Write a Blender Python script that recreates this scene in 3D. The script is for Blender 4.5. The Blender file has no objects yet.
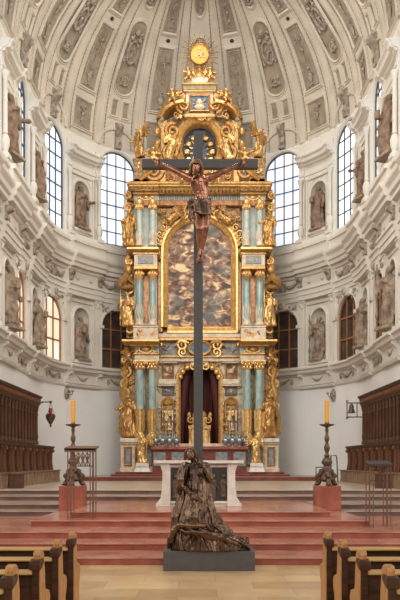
import bpy, math, random
from mathutils import Vector
PI = math.pi
sin, cos, R_ = math.sin, math.cos, math.radians
scn = bpy.context.scene
COL = scn.collection
random.seed(7)

# ------------------------------------------------------------------ place
CAMZ = 1.75      # eye height
FP = 750.0       # focal length in pixels
HOR = 462.0      # horizon row
R = 7.0          # apse radius
C = 31.5         # apse centre distance
HS = 17.2        # spring of the half dome
BAY = R * PI / 10
SE = R * PI / 2  # arc length at which the apse turns into straight wall
SMAX = 20.9

def X(px, D): return (px - 200.0) * D / FP
def Z(py, D): return CAMZ + (HOR - py) * D / FP

# ------------------------------------------------------------------ materials
MATS = {}
def mat(name, col, rough=.6, metal=0., var=0., scale=4., col2=None, bump=0., bscale=30., spec=.5, emis=None, estr=1., stretch=(1, 1, 1), detail=6.):
    m = bpy.data.materials.new(name); m.use_nodes = True
    nt = m.node_tree; b = nt.nodes['Principled BSDF']
    b.inputs['Base Color'].default_value = (*col, 1)
    b.inputs['Roughness'].default_value = rough
    b.inputs['Metallic'].default_value = metal
    b.inputs['Specular IOR Level'].default_value = spec
    tc = nt.nodes.new('ShaderNodeTexCoord')
    mp = nt.nodes.new('ShaderNodeMapping'); mp.inputs['Scale'].default_value = stretch
    nt.links.new(tc.outputs['Object'], mp.inputs['Vector'])
    if var > 0 or col2:
        n = nt.nodes.new('ShaderNodeTexNoise'); n.inputs['Scale'].default_value = scale; n.inputs['Detail'].default_value = detail
        nt.links.new(mp.outputs[0], n.inputs['Vector'])
        r = nt.nodes.new('ShaderNodeValToRGB')
        c2 = col2 if col2 else tuple(c * (1 - var) for c in col)
        r.color_ramp.elements[0].position = .38; r.color_ramp.elements[0].color = (*c2, 1)
        r.color_ramp.elements[1].position = .62; r.color_ramp.elements[1].color = (*col, 1)
        nt.links.new(n.outputs['Fac'], r.inputs[0]); nt.links.new(r.outputs[0], b.inputs['Base Color'])
    if bump > 0:
        n = nt.nodes.new('ShaderNodeTexNoise'); n.inputs['Scale'].default_value = bscale; n.inputs['Detail'].default_value = 5
        nt.links.new(mp.outputs[0], n.inputs['Vector'])
        bp = nt.nodes.new('ShaderNodeBump'); bp.inputs['Strength'].default_value = bump; bp.inputs['Distance'].default_value = .02
        nt.links.new(n.outputs['Fac'], bp.inputs['Height']); nt.links.new(bp.outputs[0], b.inputs['Normal'])
    if emis:
        b.inputs['Emission Color'].default_value = (*emis, 1); b.inputs['Emission Strength'].default_value = estr
    MATS[name] = m
    return m

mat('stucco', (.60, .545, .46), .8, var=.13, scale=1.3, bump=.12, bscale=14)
mat('stucco_ground_shade', (.34, .28, .21), .85, var=.3, scale=2.2, bump=.15, bscale=20)  # ochre-grey ground, darkened beyond its own tone to paint in shade
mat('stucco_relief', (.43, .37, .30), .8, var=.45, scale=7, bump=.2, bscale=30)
mat('wallpaint', (.70, .67, .61), .8, var=.07, scale=1.0, bump=.08, bscale=14)
mat('plaster', (.84, .85, .85), .85, var=.06, scale=.7)
mat('niche_paint', (.62, .58, .50), .85, var=.15, scale=3)
mat('terracotta', (.28, .185, .125), .7, scale=5, col2=(.14, .095, .065), bump=.2, bscale=30)
mat('terracotta_pale', (.34, .26, .19), .7, scale=5, col2=(.18, .13, .095), bump=.2, bscale=30)
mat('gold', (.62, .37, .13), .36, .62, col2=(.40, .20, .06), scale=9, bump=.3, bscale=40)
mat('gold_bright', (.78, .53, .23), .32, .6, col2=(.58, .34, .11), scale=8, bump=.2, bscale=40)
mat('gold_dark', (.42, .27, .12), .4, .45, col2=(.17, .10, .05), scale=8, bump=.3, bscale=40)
mat('sun_gold', (.72, .36, .06), .6, .15, col2=(.55, .25, .04), scale=5)
mat('gold_red', (.50, .27, .13), .4, .3, col2=(.33, .12, .05), scale=7)
mat('cream_marble', (.72, .64, .50), .35, col2=(.55, .44, .32), scale=5, detail=8)
mat('teal_marble', (.40, .52, .49), .3, col2=(.25, .36, .35), scale=6, detail=8, stretch=(1, 1, .5))
mat('pale_teal', (.58, .63, .57), .35, col2=(.40, .49, .47), scale=6, detail=8)
mat('grey_marble', (.30, .30, .30), .35, col2=(.16, .17, .18), scale=6, detail=8)
mat('blue_field', (.12, .20, .30), .4, col2=(.06, .10, .17), scale=5)
mat('curtain', (.10, .022, .018), .8, col2=(.055, .012, .01), scale=6, stretch=(6, 1, .3))
mat('red_marble', (.40, .12, .068), .3, spec=.3, col2=(.26, .07, .045), scale=2.6, detail=9, bump=.02)
mat('red_marble_dark', (.24, .065, .04), .3, spec=.3, col2=(.14, .042, .03), scale=3.6, detail=9)
mat('red_tread', (.52, .24, .165), .2, spec=.4, col2=(.38, .15, .10), scale=1.6, detail=9)
mat('chancel_stone', (.56, .45, .34), .3, col2=(.44, .34, .25), scale=1.5, detail=8)
mat('side_tread', (.40, .29, .215), .3, col2=(.28, .20, .15), scale=2, detail=8)
mat('side_riser', (.17, .085, .06), .35, col2=(.10, .055, .04), scale=3, detail=8)
mat('white_marble', (.72, .66, .58), .35, col2=(.60, .53, .45), scale=4, detail=8)
mat('bronze', (.19, .115, .072), .2, .9, col2=(.075, .046, .032), scale=5, bump=.25, bscale=18)
mat('bronze_red', (.40, .18, .105), .2, .9, col2=(.20, .075, .045), scale=7, bump=.08, bscale=30)
mat('bronze_gilt', (.40, .26, .15), .28, .85, col2=(.14, .08, .05), scale=12, bump=.3, bscale=60)
mat('bronze_old', (.16, .10, .06), .45, .5, col2=(.07, .045, .03), scale=12, bump=.2, bscale=40)
mat('cross_grey', (.075, .068, .062), .5, var=.15, scale=12)
mat('plinth_grey', (.085, .078, .072), .45, var=.12, scale=10)
mat('iron', (.05, .042, .038), .5, .4)
mat('rack_iron', (.20, .095, .055), .5, .2, var=.3, scale=12)
mat('stall_wood', (.115, .058, .034), .5, spec=.2, col2=(.085, .038, .022), scale=4, stretch=(3, 3, .5), bump=.1)
mat('stall_wood_red', (.20, .09, .047), .45, spec=.2, col2=(.19, .08, .04), scale=4, stretch=(3, 3, .5))
mat('stall_front', (.36, .235, .15), .5, col2=(.24, .15, .095), scale=4, stretch=(3, 3, .5))
mat('pew_dark', (.085, .034, .015), .4, spec=.2, col2=(.04, .018, .009), scale=4, stretch=(1, 6, 6))
mat('pew_oak', (.56, .29, .10), .45, spec=.25, col2=(.38, .18, .07), scale=6, stretch=(8, 8, 1.2))
mat('pew_rail', (.60, .35, .10), .35, spec=.3, col2=(.45, .26, .09), scale=4, stretch=(1, 8, 8))
mat('wax', (.78, .34, .03), .45, emis=(.9, .3, .02), estr=.0)
mat('silver', (.38, .42, .46), .3, .7, var=.4, scale=20)
mat('lamp_glass', (.35, .02, .02), .2)
mat('window_lead', (.05, .055, .065), .6)
mat('window_wood', (.38, .17, .07), .5, var=.3, scale=6)
mat('glass_dark', (.045, .035, .033), .12, col2=(.10, .07, .055), scale=1.5)

def emis_mat(name, ca, cb, s, scale=.7):
    m = bpy.data.materials.new(name); m.use_nodes = True; nt = m.node_tree
    b = nt.nodes['Principled BSDF']; b.inputs['Base Color'].default_value = (.3, .33, .38, 1); b.inputs['Roughness'].default_value = .15
    tc = nt.nodes.new('ShaderNodeTexCoord'); n = nt.nodes.new('ShaderNodeTexNoise'); n.inputs['Scale'].default_value = scale
    r = nt.nodes.new('ShaderNodeValToRGB')
    r.color_ramp.elements[0].position = .4; r.color_ramp.elements[0].color = (*ca, 1)
    r.color_ramp.elements[1].position = .6; r.color_ramp.elements[1].color = (*cb, 1)
    nt.links.new(tc.outputs['Object'], n.inputs['Vector']); nt.links.new(n.outputs['Fac'], r.inputs[0])
    nt.links.new(r.outputs[0], b.inputs['Emission Color']); b.inputs['Emission Strength'].default_value = s
    MATS[name] = m
emis_mat('daylight_blue', (.62, .70, .88), (.90, .93, 1.0), 1.05)
emis_mat('daylight_pink', (.60, .68, .88), (.98, .84, .80), 1.0, .5)
emis_mat('daylight_white', (.93, .95, 1.0), (1.0, 1.0, .97), 1.25)
emis_mat('daylight_warm', (1.0, .72, .45), (1.0, .88, .70), .75, 1.2)

def floor_mat():
    m = bpy.data.materials.new('nave_floor'); m.use_nodes = True; nt = m.node_tree; b = nt.nodes['Principled BSDF']
    tc = nt.nodes.new('ShaderNodeTexCoord'); mp = nt.nodes.new('ShaderNodeMapping'); mp.inputs['Rotation'].default_value = (0, 0, 0)
    mp.inputs['Location'].default_value = (.3, .2, 0)
    br = nt.nodes.new('ShaderNodeTexBrick'); br.offset = .5; br.inputs['Scale'].default_value = 1
    br.inputs['Brick Width'].default_value = 1.05; br.inputs['Row Height'].default_value = .62; br.inputs['Mortar Size'].default_value = .004
    br.inputs['Color1'].default_value = (.72, .50, .26, 1); br.inputs['Color2'].default_value = (.48, .30, .15, 1); br.inputs['Mortar'].default_value = (.32, .23, .14, 1)
    n = nt.nodes.new('ShaderNodeTexNoise'); n.inputs['Scale'].default_value = 3; n.inputs['Detail'].default_value = 8
    mx = nt.nodes.new('ShaderNodeMix'); mx.data_type = 'RGBA'; mx.blend_type = 'OVERLAY'; mx.inputs[0].default_value = .35
    nt.links.new(tc.outputs['Object'], mp.inputs[0]); nt.links.new(mp.outputs[0], br.inputs[0]); nt.links.new(tc.outputs['Object'], n.inputs[0])
    nt.links.new(br.outputs[0], mx.inputs[6]); nt.links.new(n.outputs['Fac'], mx.inputs[7]); nt.links.new(mx.outputs[2], b.inputs['Base Color'])
    b.inputs['Roughness'].default_value = .28
    MATS['nave_floor'] = m
floor_mat()

def painting_mat():
    m = bpy.data.materials.new('oil_paint'); m.use_nodes = True; nt = m.node_tree; b = nt.nodes['Principled BSDF']
    tc = nt.nodes.new('ShaderNodeTexCoord')
    mp = nt.nodes.new('ShaderNodeMapping'); mp.inputs['Rotation'].default_value = (0, R_(35), 0); mp.inputs['Scale'].default_value = (1, 1, 1.6)
    n = nt.nodes.new('ShaderNodeTexNoise'); n.inputs['Scale'].default_value = 2.5; n.inputs['Detail'].default_value = 6; n.inputs['Distortion'].default_value = .9
    r = nt.nodes.new('ShaderNodeValToRGB'); cr = r.color_ramp
    data = [(.34, (.05, .022, .012)), (.42, (.17, .07, .035)), (.47, (.33, .16, .085)), (.50, (.20, .17, .13)), (.53, (.50, .27, .14)), (.57, (.66, .44, .23)), (.63, (.88, .72, .42)), (.72, (.50, .20, .11))]
    cr.elements[0].position, cr.elements[0].color = data[0][0], (*data[0][1], 1)
    cr.elements[1].position, cr.elements[1].color = data[1][0], (*data[1][1], 1)
    for p, c in data[2:]:
        e = cr.elements.new(p); e.color = (*c, 1)
    # a bright gold cloud in the middle of the picture, bluish sky patches, darker foot
    g = nt.nodes.new('ShaderNodeTexGradient'); g.gradient_type = 'SPHERICAL'
    mg = nt.nodes.new('ShaderNodeMapping'); mg.inputs['Location'].default_value = (0, 0, -.95); mg.inputs['Scale'].default_value = (.5, .3, .40)
    ad = nt.nodes.new('ShaderNodeMath'); ad.operation = 'MULTIPLY_ADD'; ad.inputs[1].default_value = .27
    sb = nt.nodes.new('ShaderNodeMath'); sb.operation = 'ADD'; sb.inputs[1].default_value = -.05
    n2 = nt.nodes.new('ShaderNodeTexNoise'); n2.inputs['Scale'].default_value = 1.1; n2.inputs['Detail'].default_value = 3
    r2 = nt.nodes.new('ShaderNodeValToRGB'); r2.color_ramp.elements[0].position = .52; r2.color_ramp.elements[1].position = .62
    mx = nt.nodes.new('ShaderNodeMix'); mx.data_type = 'RGBA'; mx.inputs[7].default_value = (.16, .21, .22, 1)
    ml = nt.nodes.new('ShaderNodeMath'); ml.operation = 'MULTIPLY'; ml.inputs[1].default_value = .45
    L = nt.links.new
    L(tc.outputs['Object'], mp.inputs[0]); L(mp.outputs[0], n.inputs[0]); L(mp.outputs[0], n2.inputs[0])
    L(tc.outputs['Object'], mg.inputs[0]); L(mg.outputs[0], g.inputs[0])
    L(n.outputs['Fac'], sb.inputs[0]); L(g.outputs['Fac'], ad.inputs[0]); L(sb.outputs[0], ad.inputs[2])
    L(ad.outputs[0], r.inputs[0]); L(n2.outputs['Fac'], r2.inputs[0]); L(r2.outputs[0], ml.inputs[0]); L(ml.outputs[0], mx.inputs[0])
    L(r.outputs[0], mx.inputs[6]); L(mx.outputs[2], b.inputs['Base Color'])
    b.inputs['Roughness'].default_value = .5
    MATS['oil_paint'] = m
painting_mat()

# ------------------------------------------------------------------ mesh kit
# local coordinates: u to the right, v up, d towards the viewer
def ident(u, v, d): return (u, -d, v)
def frame(x, y, z, a=0.):
    ca, sa = cos(a), sin(a)
    return lambda u, v, d: (x + u * ca + d * sa, y + u * sa - d * ca, z + v)
def P(s, z, d):                       # the wall: curved apse, then straight choir
    r = R - d
    if abs(s) <= SE:
        a = s / R
        return (r * sin(a), C + r * cos(a), z)
    return (math.copysign(r, s), C - (abs(s) - SE), z)
def V(s, v, d):                       # the vault: v is arc length up from the spring
    t = v / R; r = (R - d)
    if abs(s) <= SE:
        a = s / R
        return (r * cos(t) * sin(a), C + r * cos(t) * cos(a), HS + r * sin(t))
    return (math.copysign(r * cos(t), s), C - (abs(s) - SE), HS + r * sin(t))

class MB:
    def __init__(s, f=ident): s.v = []; s.F = []; s.f = f
    def pt(s, u, v, d): s.v.append(s.f(u, v, d)); return len(s.v) - 1
    def face(s, *i): s.F.append(tuple(i))
    def rows(s, rows, closed=False, flip=False):
        idx = [[s.pt(*p) for p in r] for r in rows]
        for a, b in zip(idx, idx[1:]):
            n = len(a)
            for i in range(n if closed else n - 1):
                j = (i + 1) % n
                s.F.append((a[i], b[i], b[j], a[j]) if flip else (a[i], a[j], b[j], b[i]))
        return idx
    def grid(s, u0, u1, v0, v1, d=0., nu=1, nv=1):
        s.rows([[(u0 + (u1 - u0) * i / nu, v0 + (v1 - v0) * j / nv, d) for i in range(nu + 1)] for j in range(nv + 1)])
    def box(s, u0, u1, v0, v1, d0, d1, nu=1, nv=1):
        s.prism([(u0 + (u1 - u0) * i / nu, v0) for i in range(nu + 1)] + [(u1, v0 + (v1 - v0) * j / nv) for j in range(1, nv + 1)] +
                [(u1 + (u0 - u1) * i / nu, v1) for i in range(1, nu + 1)] + [(u0, v1 + (v0 - v1) * j / nv) for j in range(1, nv)], d0, d1) if nu * nv > 1 else s._box(u0, u1, v0, v1, d0, d1)
    def _box(s, u0, u1, v0, v1, d0, d1):
        i = [s.pt(u, v, d) for d in (d0, d1) for u, v in ((u0, v0), (u1, v0), (u1, v1), (u0, v1))]
        for q in ((3, 2, 1, 0), (4, 5, 6, 7), (0, 1, 5, 4), (1, 2, 6, 5), (2, 3, 7, 6), (3, 0, 4, 7)): s.F.append(tuple(i[k] for k in q))
    def frus(s, u0, u1, d0, d1, v0, v1, ta, tb=None):   # box whose top is inset by ta (u) and tb (d)
        tb = ta if tb is None else tb
        a = [s.pt(*p) for p in ((u0, v0, d0), (u1, v0, d0), (u1, v0, d1), (u0, v0, d1))]
        b = [s.pt(*p) for p in ((u0 + ta, v1, d0 + tb), (u1 - ta, v1, d0 + tb), (u1 - ta, v1, d1 - tb), (u0 + ta, v1, d1 - tb))]
        s.F.append((a[0], a[1], a[2], a[3])); s.F.append((b[3], b[2], b[1], b[0]))
        for i in range(4): j = (i + 1) % 4; s.F.append((a[j], a[i], b[i], b[j]))
    def prism(s, poly, d0, d1):
        n = len(poly)
        a = [s.pt(u, v, d0) for u, v in poly]; b = [s.pt(u, v, d1) for u, v in poly]
        s.F.append(tuple(reversed(a))); s.F.append(tuple(b))
        for i in range(n): j = (i + 1) % n; s.F.append((a[i], a[j], b[j], b[i]))
    def prismU(s, poly, u0, u1):       # polygon in (d, v), extruded along u
        n = len(poly)
        a = [s.pt(u0, v, d) for d, v in poly]; b = [s.pt(u1, v, d) for d, v in poly]
        s.F.append(tuple(a)); s.F.append(tuple(reversed(b)))
        for i in range(n): j = (i + 1) % n; s.F.append((a[j], a[i], b[i], b[j]))
    def lathe(s, prof, u=0., d=0., n=16, caps=True, v0=0., sq=1., half=False):
        A = PI if half else 2 * PI
        rows = [[(u + r * cos(A * k / n), v0 + v, d + sq * r * sin(A * k / n)) for k in range(n + (1 if half else 0))] for r, v in prof]
        idx = s.rows(rows, closed=not half)
        if caps and not half:
            s.F.append(tuple(idx[0])); s.F.append(tuple(reversed(idx[-1])))
    def tube(s, pts, rad, n=8, caps=True):
        if not isinstance(rad, (list, tuple)): rad = [rad] * len(pts)
        P3 = [Vector(p) for p in pts]; rows = []
        up = None
        for i, p in enumerate(P3):
            t = (P3[min(i + 1, len(P3) - 1)] - P3[max(i - 1, 0)])
            if t.length < 1e-9: t = Vector((0, 1, 0))
            t.normalize()
            if up is None: up = Vector((0, 0, 1)) if abs(t.z) < .9 else Vector((1, 0, 0))
            a = t.cross(up)
            if a.length < 1e-6: a = t.cross(Vector((.3, 1, .2)))
            a.normalize(); b = a.cross(t); b.normalize(); up = b
            rows.append([tuple(p + rad[i] * (cos(2 * PI * k / n) * a + sin(2 * PI * k / n) * b)) for k in range(n)])
        idx = s.rows(rows, closed=True, flip=True)
        if caps: s.F.append(tuple(idx[0])); s.F.append(tuple(reversed(idx[-1])))
    def cap(s, a, b, ra, rb, n=12):    # tapered capsule
        a = Vector(a); b = Vector(b); L = (b - a).length
        t = (b - a).normalized()
        pts = [a - t * ra * .97, a - t * ra * .6, a, b, b + t * rb * .6, b + t * rb * .97]
        s.tube([tuple(p) for p in pts], [ra * .2, ra * .8, ra, rb, rb * .8, rb * .2], n)
    def blob(s, c, r, nu=10, nv=6):
        if not isinstance(r, (list, tuple)): r = (r, r, r)
        rows = []
        for j in range(nv + 1):
            t = -PI / 2 + PI * (j if 0 < j < nv else (.12 if j == 0 else nv - .12)) / nv
            rows.append([(c[0] + r[0] * cos(t) * cos(2 * PI * k / nu), c[1] + r[1] * sin(t), c[2] + r[2] * cos(t) * sin(2 * PI * k / nu)) for k in range(nu)])
        idx = s.rows(rows, closed=True, flip=True)
        s.F.append(tuple(idx[0])); s.F.append(tuple(reversed(idx[-1])))
    def mould(s, path, prof, closed=False):   # path (u,v); prof (offset to the left of the path, d)
        n = len(path); rows = []
        for i in range(n):
            if closed: a, b, c = path[i - 1], path[i], path[(i + 1) % n]
            else: a, b, c = path[max(i - 1, 0)], path[i], path[min(i + 1, n - 1)]
            def nr(p, q):
                x, y = q[0] - p[0], q[1] - p[1]; l = math.hypot(x, y)
                return None if l < 1e-9 else (-y / l, x / l)
            n1, n2 = nr(a, b), nr(b, c); n1 = n1 or n2; n2 = n2 or n1
            mx, my = n1[0] + n2[0], n1[1] + n2[1]; l = mx * mx + my * my
            k = 2 / l if l > .35 else 2.4
            mx *= k; my *= k
            rows.append([(b[0] + mx * o, b[1] + my * o, d) for o, d in prof])
        if closed: rows.append(rows[0])
        s.rows(rows)
    def spiral(s, u, v, d, r0, turns, w, a0=0., sgn=1, n=22, fl=1.):
        pts = []; rad = []
        for i in range(n + 1):
            t = i / n; r = r0 * (1 - .85 * t); a = a0 + sgn * turns * 2 * PI * t
            pts.append((u + r * cos(a), v + fl * r * sin(a), d)); rad.append(w * (1 - .45 * t))
        s.tube(pts, rad, 6)

def wloc(o):
    v = Vector((0, 0, 0))
    while o is not None: v += Vector(o.location); o = o.parent
    return v
def tag(o, label=None, cat=None, group=None, kind=None):
    if label: o['label'] = label
    if cat: o['category'] = cat
    if group: o['group'] = group
    if kind: o['kind'] = kind
    return o
def smooth(me, ang=40):
    me.polygons.foreach_set('use_smooth', [True] * len(me.polygons))
    try: me.set_sharp_from_angle(angle=R_(ang))
    except Exception: pass
def build(mb, name, m, parent=None, ang=35, bevel=0., label=None, cat=None, group=None, kind=None, mesh=None, org=None):
    me = mesh or bpy.data.meshes.new(name)
    if mesh is None:
        if parent is not None: o3 = wloc(parent)
        elif org is not None: o3 = Vector(org)
        else:
            xs = [p[0] for p in mb.v]; ys = [p[1] for p in mb.v]; zs = [p[2] for p in mb.v]
            o3 = Vector(((min(xs) + max(xs)) / 2, (min(ys) + max(ys)) / 2, min(zs)))
        me.from_pydata([(p[0] - o3[0], p[1] - o3[1], p[2] - o3[2]) for p in mb.v], [], mb.F)
        me.validate(); me.update(); smooth(me, ang)
    me.materials.clear(); me.materials.append(MATS[m])
    ob = bpy.data.objects.new(name, me); COL.objects.link(ob)
    if parent is not None: ob.parent = parent
    elif mesh is None: ob.location = o3
    if bevel > 0:
        b = ob.modifiers.new('bevel', 'BEVEL'); b.width = bevel; b.segments = 2; b.limit_method = 'ANGLE'; b.angle_limit = R_(40)
    return tag(ob, label, cat, group, kind)
def empty(name, loc, label=None, cat=None, group=None, kind=None, rz=0.):
    o = bpy.data.objects.new(name, None); COL.objects.link(o); o.location = loc; o.rotation_euler = (0, 0, rz)
    o.empty_display_size = .2
    return tag(o, label, cat, group, kind)
def fuse(mb, voxel, sm=4, name='body'):   # melt overlapping volumes into one continuous surface
    me = bpy.data.meshes.new(name); me.from_pydata(mb.v, [], mb.F); me.validate(); me.update()
    ob = bpy.data.objects.new(name + '_tmp', me); COL.objects.link(ob)
    r = ob.modifiers.new('r', 'REMESH'); r.mode = 'VOXEL'; r.voxel_size = voxel
    s = ob.modifiers.new('s', 'SMOOTH'); s.factor = .5; s.iterations = sm
    dg = bpy.context.evaluated_depsgraph_get(); dg.update()
    out = bpy.data.meshes.new_from_object(ob.evaluated_get(dg)); out.name = name
    bpy.data.objects.remove(ob); bpy.data.meshes.remove(me)
    out.polygons.foreach_set('use_smooth', [True] * len(out.polygons))
    return out
def folds(me, amp, fx, fz, ztop, sx=1., soft=.08):   # creases running down the cloth
    from mathutils import noise
    me.update(); ns = [v.normal.copy() for v in me.vertices]
    for v, n in zip(me.vertices, ns):
        k = max(0., min(1., (ztop - v.co.z) / soft))
        if k <= 0: continue
        w = .25 * sin(v.co.z * 3.1 + v.co.x * 2)
        q = noise.noise(Vector(((v.co.x + w * .2) * fx, v.co.y * fx, v.co.z * fz)))
        r_ = 1 - 2.4 * abs(q)
        v.co += n * (amp * k * r_)
    me.update(); return me
def copy_tree(o, parent=None):
    c = o.copy(); COL.objects.link(c); c.parent = parent
    for ch in list(o.children): copy_tree(ch, c)
    return c
def relabel(o, label, group=None):
    o['label'] = label
    if group: o['group'] = group
    return o

def arch_path(uc, w, z0, zs, zt, n=14, close=True):
    pts = [(uc - w, z0), (uc - w, zs)]
    for i in range(1, n): a = PI - PI * i / n; pts.append((uc + w * cos(a), zs + (zt - zs) * sin(a)))
    pts += [(uc + w, zs), (uc + w, z0)]
    return pts       # runs up, over, down  -> left of the path is outside

# ------------------------------------------------------------------ ornament
def swag(mb, u0, u1, v, drop, d, r):
    n = 10; pts = [(u0 + (u1 - u0) * i / n, v - drop * sin(PI * i / n), d + r * .5 * sin(PI * i / n)) for i in range(n + 1)]
    mb.tube(pts, [r * (.45 + .7 * sin(PI * i / n) + (.18 if i % 2 else 0)) for i in range(n + 1)], 7)
def scrollwork(mb, u0, u1, v0, v1, d, rng, size, dens=1., flat=.6):
    w, h = u1 - u0, v1 - v0; n = max(1, int(w * h / (size * size) * dens))
    for _ in range(n):
        u = u0 + size * .4 + rng.random() * max(.001, w - size * .8); v = v0 + size * .4 + rng.random() * max(.001, h - size * .8)
        k = rng.random()
        if k < .5: mb.spiral(u, v, d, size * (.3 + .25 * rng.random()), 1.1 + rng.random() * .5, size * .11, rng.random() * 6.28, rng.choice((-1, 1)), 14)
        elif k < .8:
            a = rng.random() * 6.28; l = size * .45
            mb.tube([(u - l * cos(a), v - l * sin(a), d), (u, v, d + size * .12), (u + l * cos(a), v + l * sin(a), d)], [size * .04, size * .15, size * .03], 6)
        else: mb.blob((u, v, d + size * .05), (size * .2, size * .24, size * .16), 8, 5)
def cartouche(mb, u, v, w, h, d, t=.05):
    n = 22
    pts = [(u + w * cos(2 * PI * i / n), v + h * sin(2 * PI * i / n), d) for i in range(n + 1)]
    mb.tube(pts, [t * (1 + .25 * (i % 2)) for i in range(n + 1)], 6)
    for sx in (-1, 1):
        mb.spiral(u + sx * w * 1.05, v + h * .75, d, w * .34, 1.2, t * .9, PI / 2, -sx)
        mb.spiral(u + sx * w * 1.05, v - h * .75, d, w * .34, 1.2, t * .9, -PI / 2, sx)
def little_figure(mb, u, v, w, h, d, rng):   # a relief figure, limbs flung out
    l = rng.choice((-1, 1))
    mb.blob((u, v, d), (w * .34, h * .28, .07)); mb.blob((u + l * w * .15, v + h * .42, d + .03), (w * .2, h * .14, .08))
    mb.cap((u - w * .25, v + h * .2, d), (u - w * .8, v + h * (.1 + .3 * rng.random()), d), w * .13, w * .08, 6)
    mb.cap((u + w * .25, v + h * .2, d), (u + w * .8, v + h * (-.1 + .4 * rng.random()), d), w * .13, w * .08, 6)
    mb.cap((u - w * .1, v - h * .2, d), (u - w * .5, v - h * .75, d), w * .17, w * .08, 6)
    mb.cap((u + w * .15, v - h * .2, d), (u + w * .35 * l, v - h * .85, d), w * .17, w * .08, 6)
def vase(mb, u, v, w, h, d):
    mb.lathe([(w * .35, 0), (w * .2, h * .08), (w * .12, h * .16), (w * .5, h * .35), (w * .55, h * .5), (w * .25, h * .66), (w * .4, h * .74), (w * .1, h * .82)], u, d, 10, v0=v, sq=.4)
    mb.tube([(u, v + h * .8, d), (u + w * .1, v + h * .9, d + .02), (u, v + h, d)], [w * .16, w * .3, w * .05], 6)
    for sx in (-1, 1): mb.spiral(u + sx * w * .55, v + h * .6, d, w * .25, 1.1, w * .07, -PI / 2, sx, 12)

# ------------------------------------------------------------------ walls
def bay(mb, s0, s1, za, zb, uc, w, z0, zs, zt, dp, niche=False, nb=None, jam=None):
    jam = jam or mb
    def g(a, b, c, d_):
        if b - a > 1e-4: mb.grid(a, b, c, d_, 0, max(1, int((b - a) / .4) + 1), 1)
    g(s0, uc - w, za, z0); g(uc - w, uc + w, za, z0); g(uc + w, s1, za, z0)
    g(s0, uc - w, z0, zs); g(uc + w, s1, z0, zs)
    g(s0, uc - w, zs, zb); g(uc + w, s1, zs, zb)
    path = arch_path(uc, w, z0, zs, zt, 16)
    arc = path[1:-1]
    mb.rows([[(u, v, 0) for u, v in arc], [(u, zb, 0) for u, v in arc]])
    if not niche:
        full = path + [path[0]]
        jam.rows([[(u, v, 0) for u, v in full], [(u, v, -dp) for u, v in full]], flip=True)
    else:
        nv = 18; nu = 14; rows = []
        for j in range(nv + 1):
            if j <= 8: z = z0 + (zs - z0) * j / 8; q = 0.
            else: q = sin(PI / 2 * (j - 8) / (nv - 8)); z = zs + (zt - zs) * q
            wl = math.sqrt(max(0, 1 - q * q)); row = []
            for i in range(nu + 1):
                a = PI * i / nu; x = -cos(a) * wl; dd = sin(a) * wl
                if q > 0:
                    an = math.atan2(q, x if abs(x) > 1e-6 else 1e-6); dd *= 1 + .12 * cos(an * 14)
                row.append((uc + w * x, z, -dp * dd))
            rows.append(row)
        nb.rows(rows)
        nb.rows([[(uc - w * cos(PI * i / nu), z0, -dp * sin(PI * i / nu)) for i in range(nu + 1)], [(uc - w * cos(PI * i / nu), z0, 0) for i in range(nu + 1)]])

ZU0, ZUS, ZUT = 12.45, 16.15, 17.08     # upper windows
ZL0, ZLS, ZLT = 6.35, 8.35, 9.25        # lower windows
ZM = 10.6                               # level inside the main entablature where the two storeys meet
WW = 1.0; NW = .50
walls = {'left': MB(P), 'right': MB(P), 'back': MB(P)}
nich = {k: MB(P) for k in walls}
def side(k): return 'left' if k <= -2 else ('right' if k >= 2 else 'back')
for k in range(-9, 10):
    w = walls[side(k)]; nb = nich[side(k)]
    s0, s1 = (k - .5) * BAY, (k + .5) * BAY; sc = k * BAY
    if k == 0:
        w.grid(s0, s1, 0, HS, 0, 5, 6); continue
    if k % 2 == 0:
        bay(w, s0, s1, ZM, HS, sc, WW, ZU0, ZUS, ZUT, .15)
        bay(w, s0, s1, 5.6, ZM, sc, .88, ZL0, ZLS, ZLT, .15)
    else:
        bay(w, s0, s1, ZM, HS, sc, NW, 12.75, 14.55, 15.05, .42, True, nb)
        bay(w, s0, s1, 5.6, ZM, sc, NW, 6.55, 8.55, 9.05, .42, True, nb)
low = {'left': (-SMAX, -1.5 * BAY), 'back': (-1.5 * BAY, 1.5 * BAY), 'right': (1.5 * BAY, SMAX)}
wall_obj = {}
for sd in ('left', 'back', 'right'):
    wall_obj[sd] = build(walls[sd], 'wall_' + sd, 'wallpaint', kind='structure')
    build(nich[sd], 'niche_shell', 'niche_paint', wall_obj[sd])
    m = MB(P); a, b = low[sd]; m.grid(a, b, 0, 5.6, 0.0, 24, 3)
    build(m, 'lower_wall', 'plaster', wall_obj[sd])

def sweep(mb, prof, s0, s1, extra=None, brk=()):
    ss = set([s0, s1]); n = int((s1 - s0) / .35)
    ss |= set(s0 + (s1 - s0) * i / n for i in range(n + 1))
    for a, b, e in brk:
        for q in (a - 1e-3, a, b, b + 1e-3): ss.add(q)
    rows = []
    for s in sorted(ss):
        e = 0
        for a, b, x in brk:
            if a - 1e-6 <= s <= b + 1e-6: e = max(e, x)
        rows.append([(s, z, d + (e if d > .02 else 0)) for z, d in prof])
    mb.rows(rows, flip=True)
# the chancel arch wall that closes the choir towards the nave
for q in (-1, 1):
    m = MB(); n_ = 20
    pl = [(q * 7.0, 0), (q * 13, 0), (q * 13, 27), (0, 27)] + [(q * 7.0 * sin(PI / 2 * i / n_), HS + 7.0 * cos(PI / 2 * i / n_)) for i in range(n_ + 1)]
    m.prism(pl if q > 0 else pl[::-1], -21.95, -21.35)
    build(m, 'wall_arch_' + ('right' if q > 0 else 'left'), 'wallpaint', kind='structure')
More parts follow.
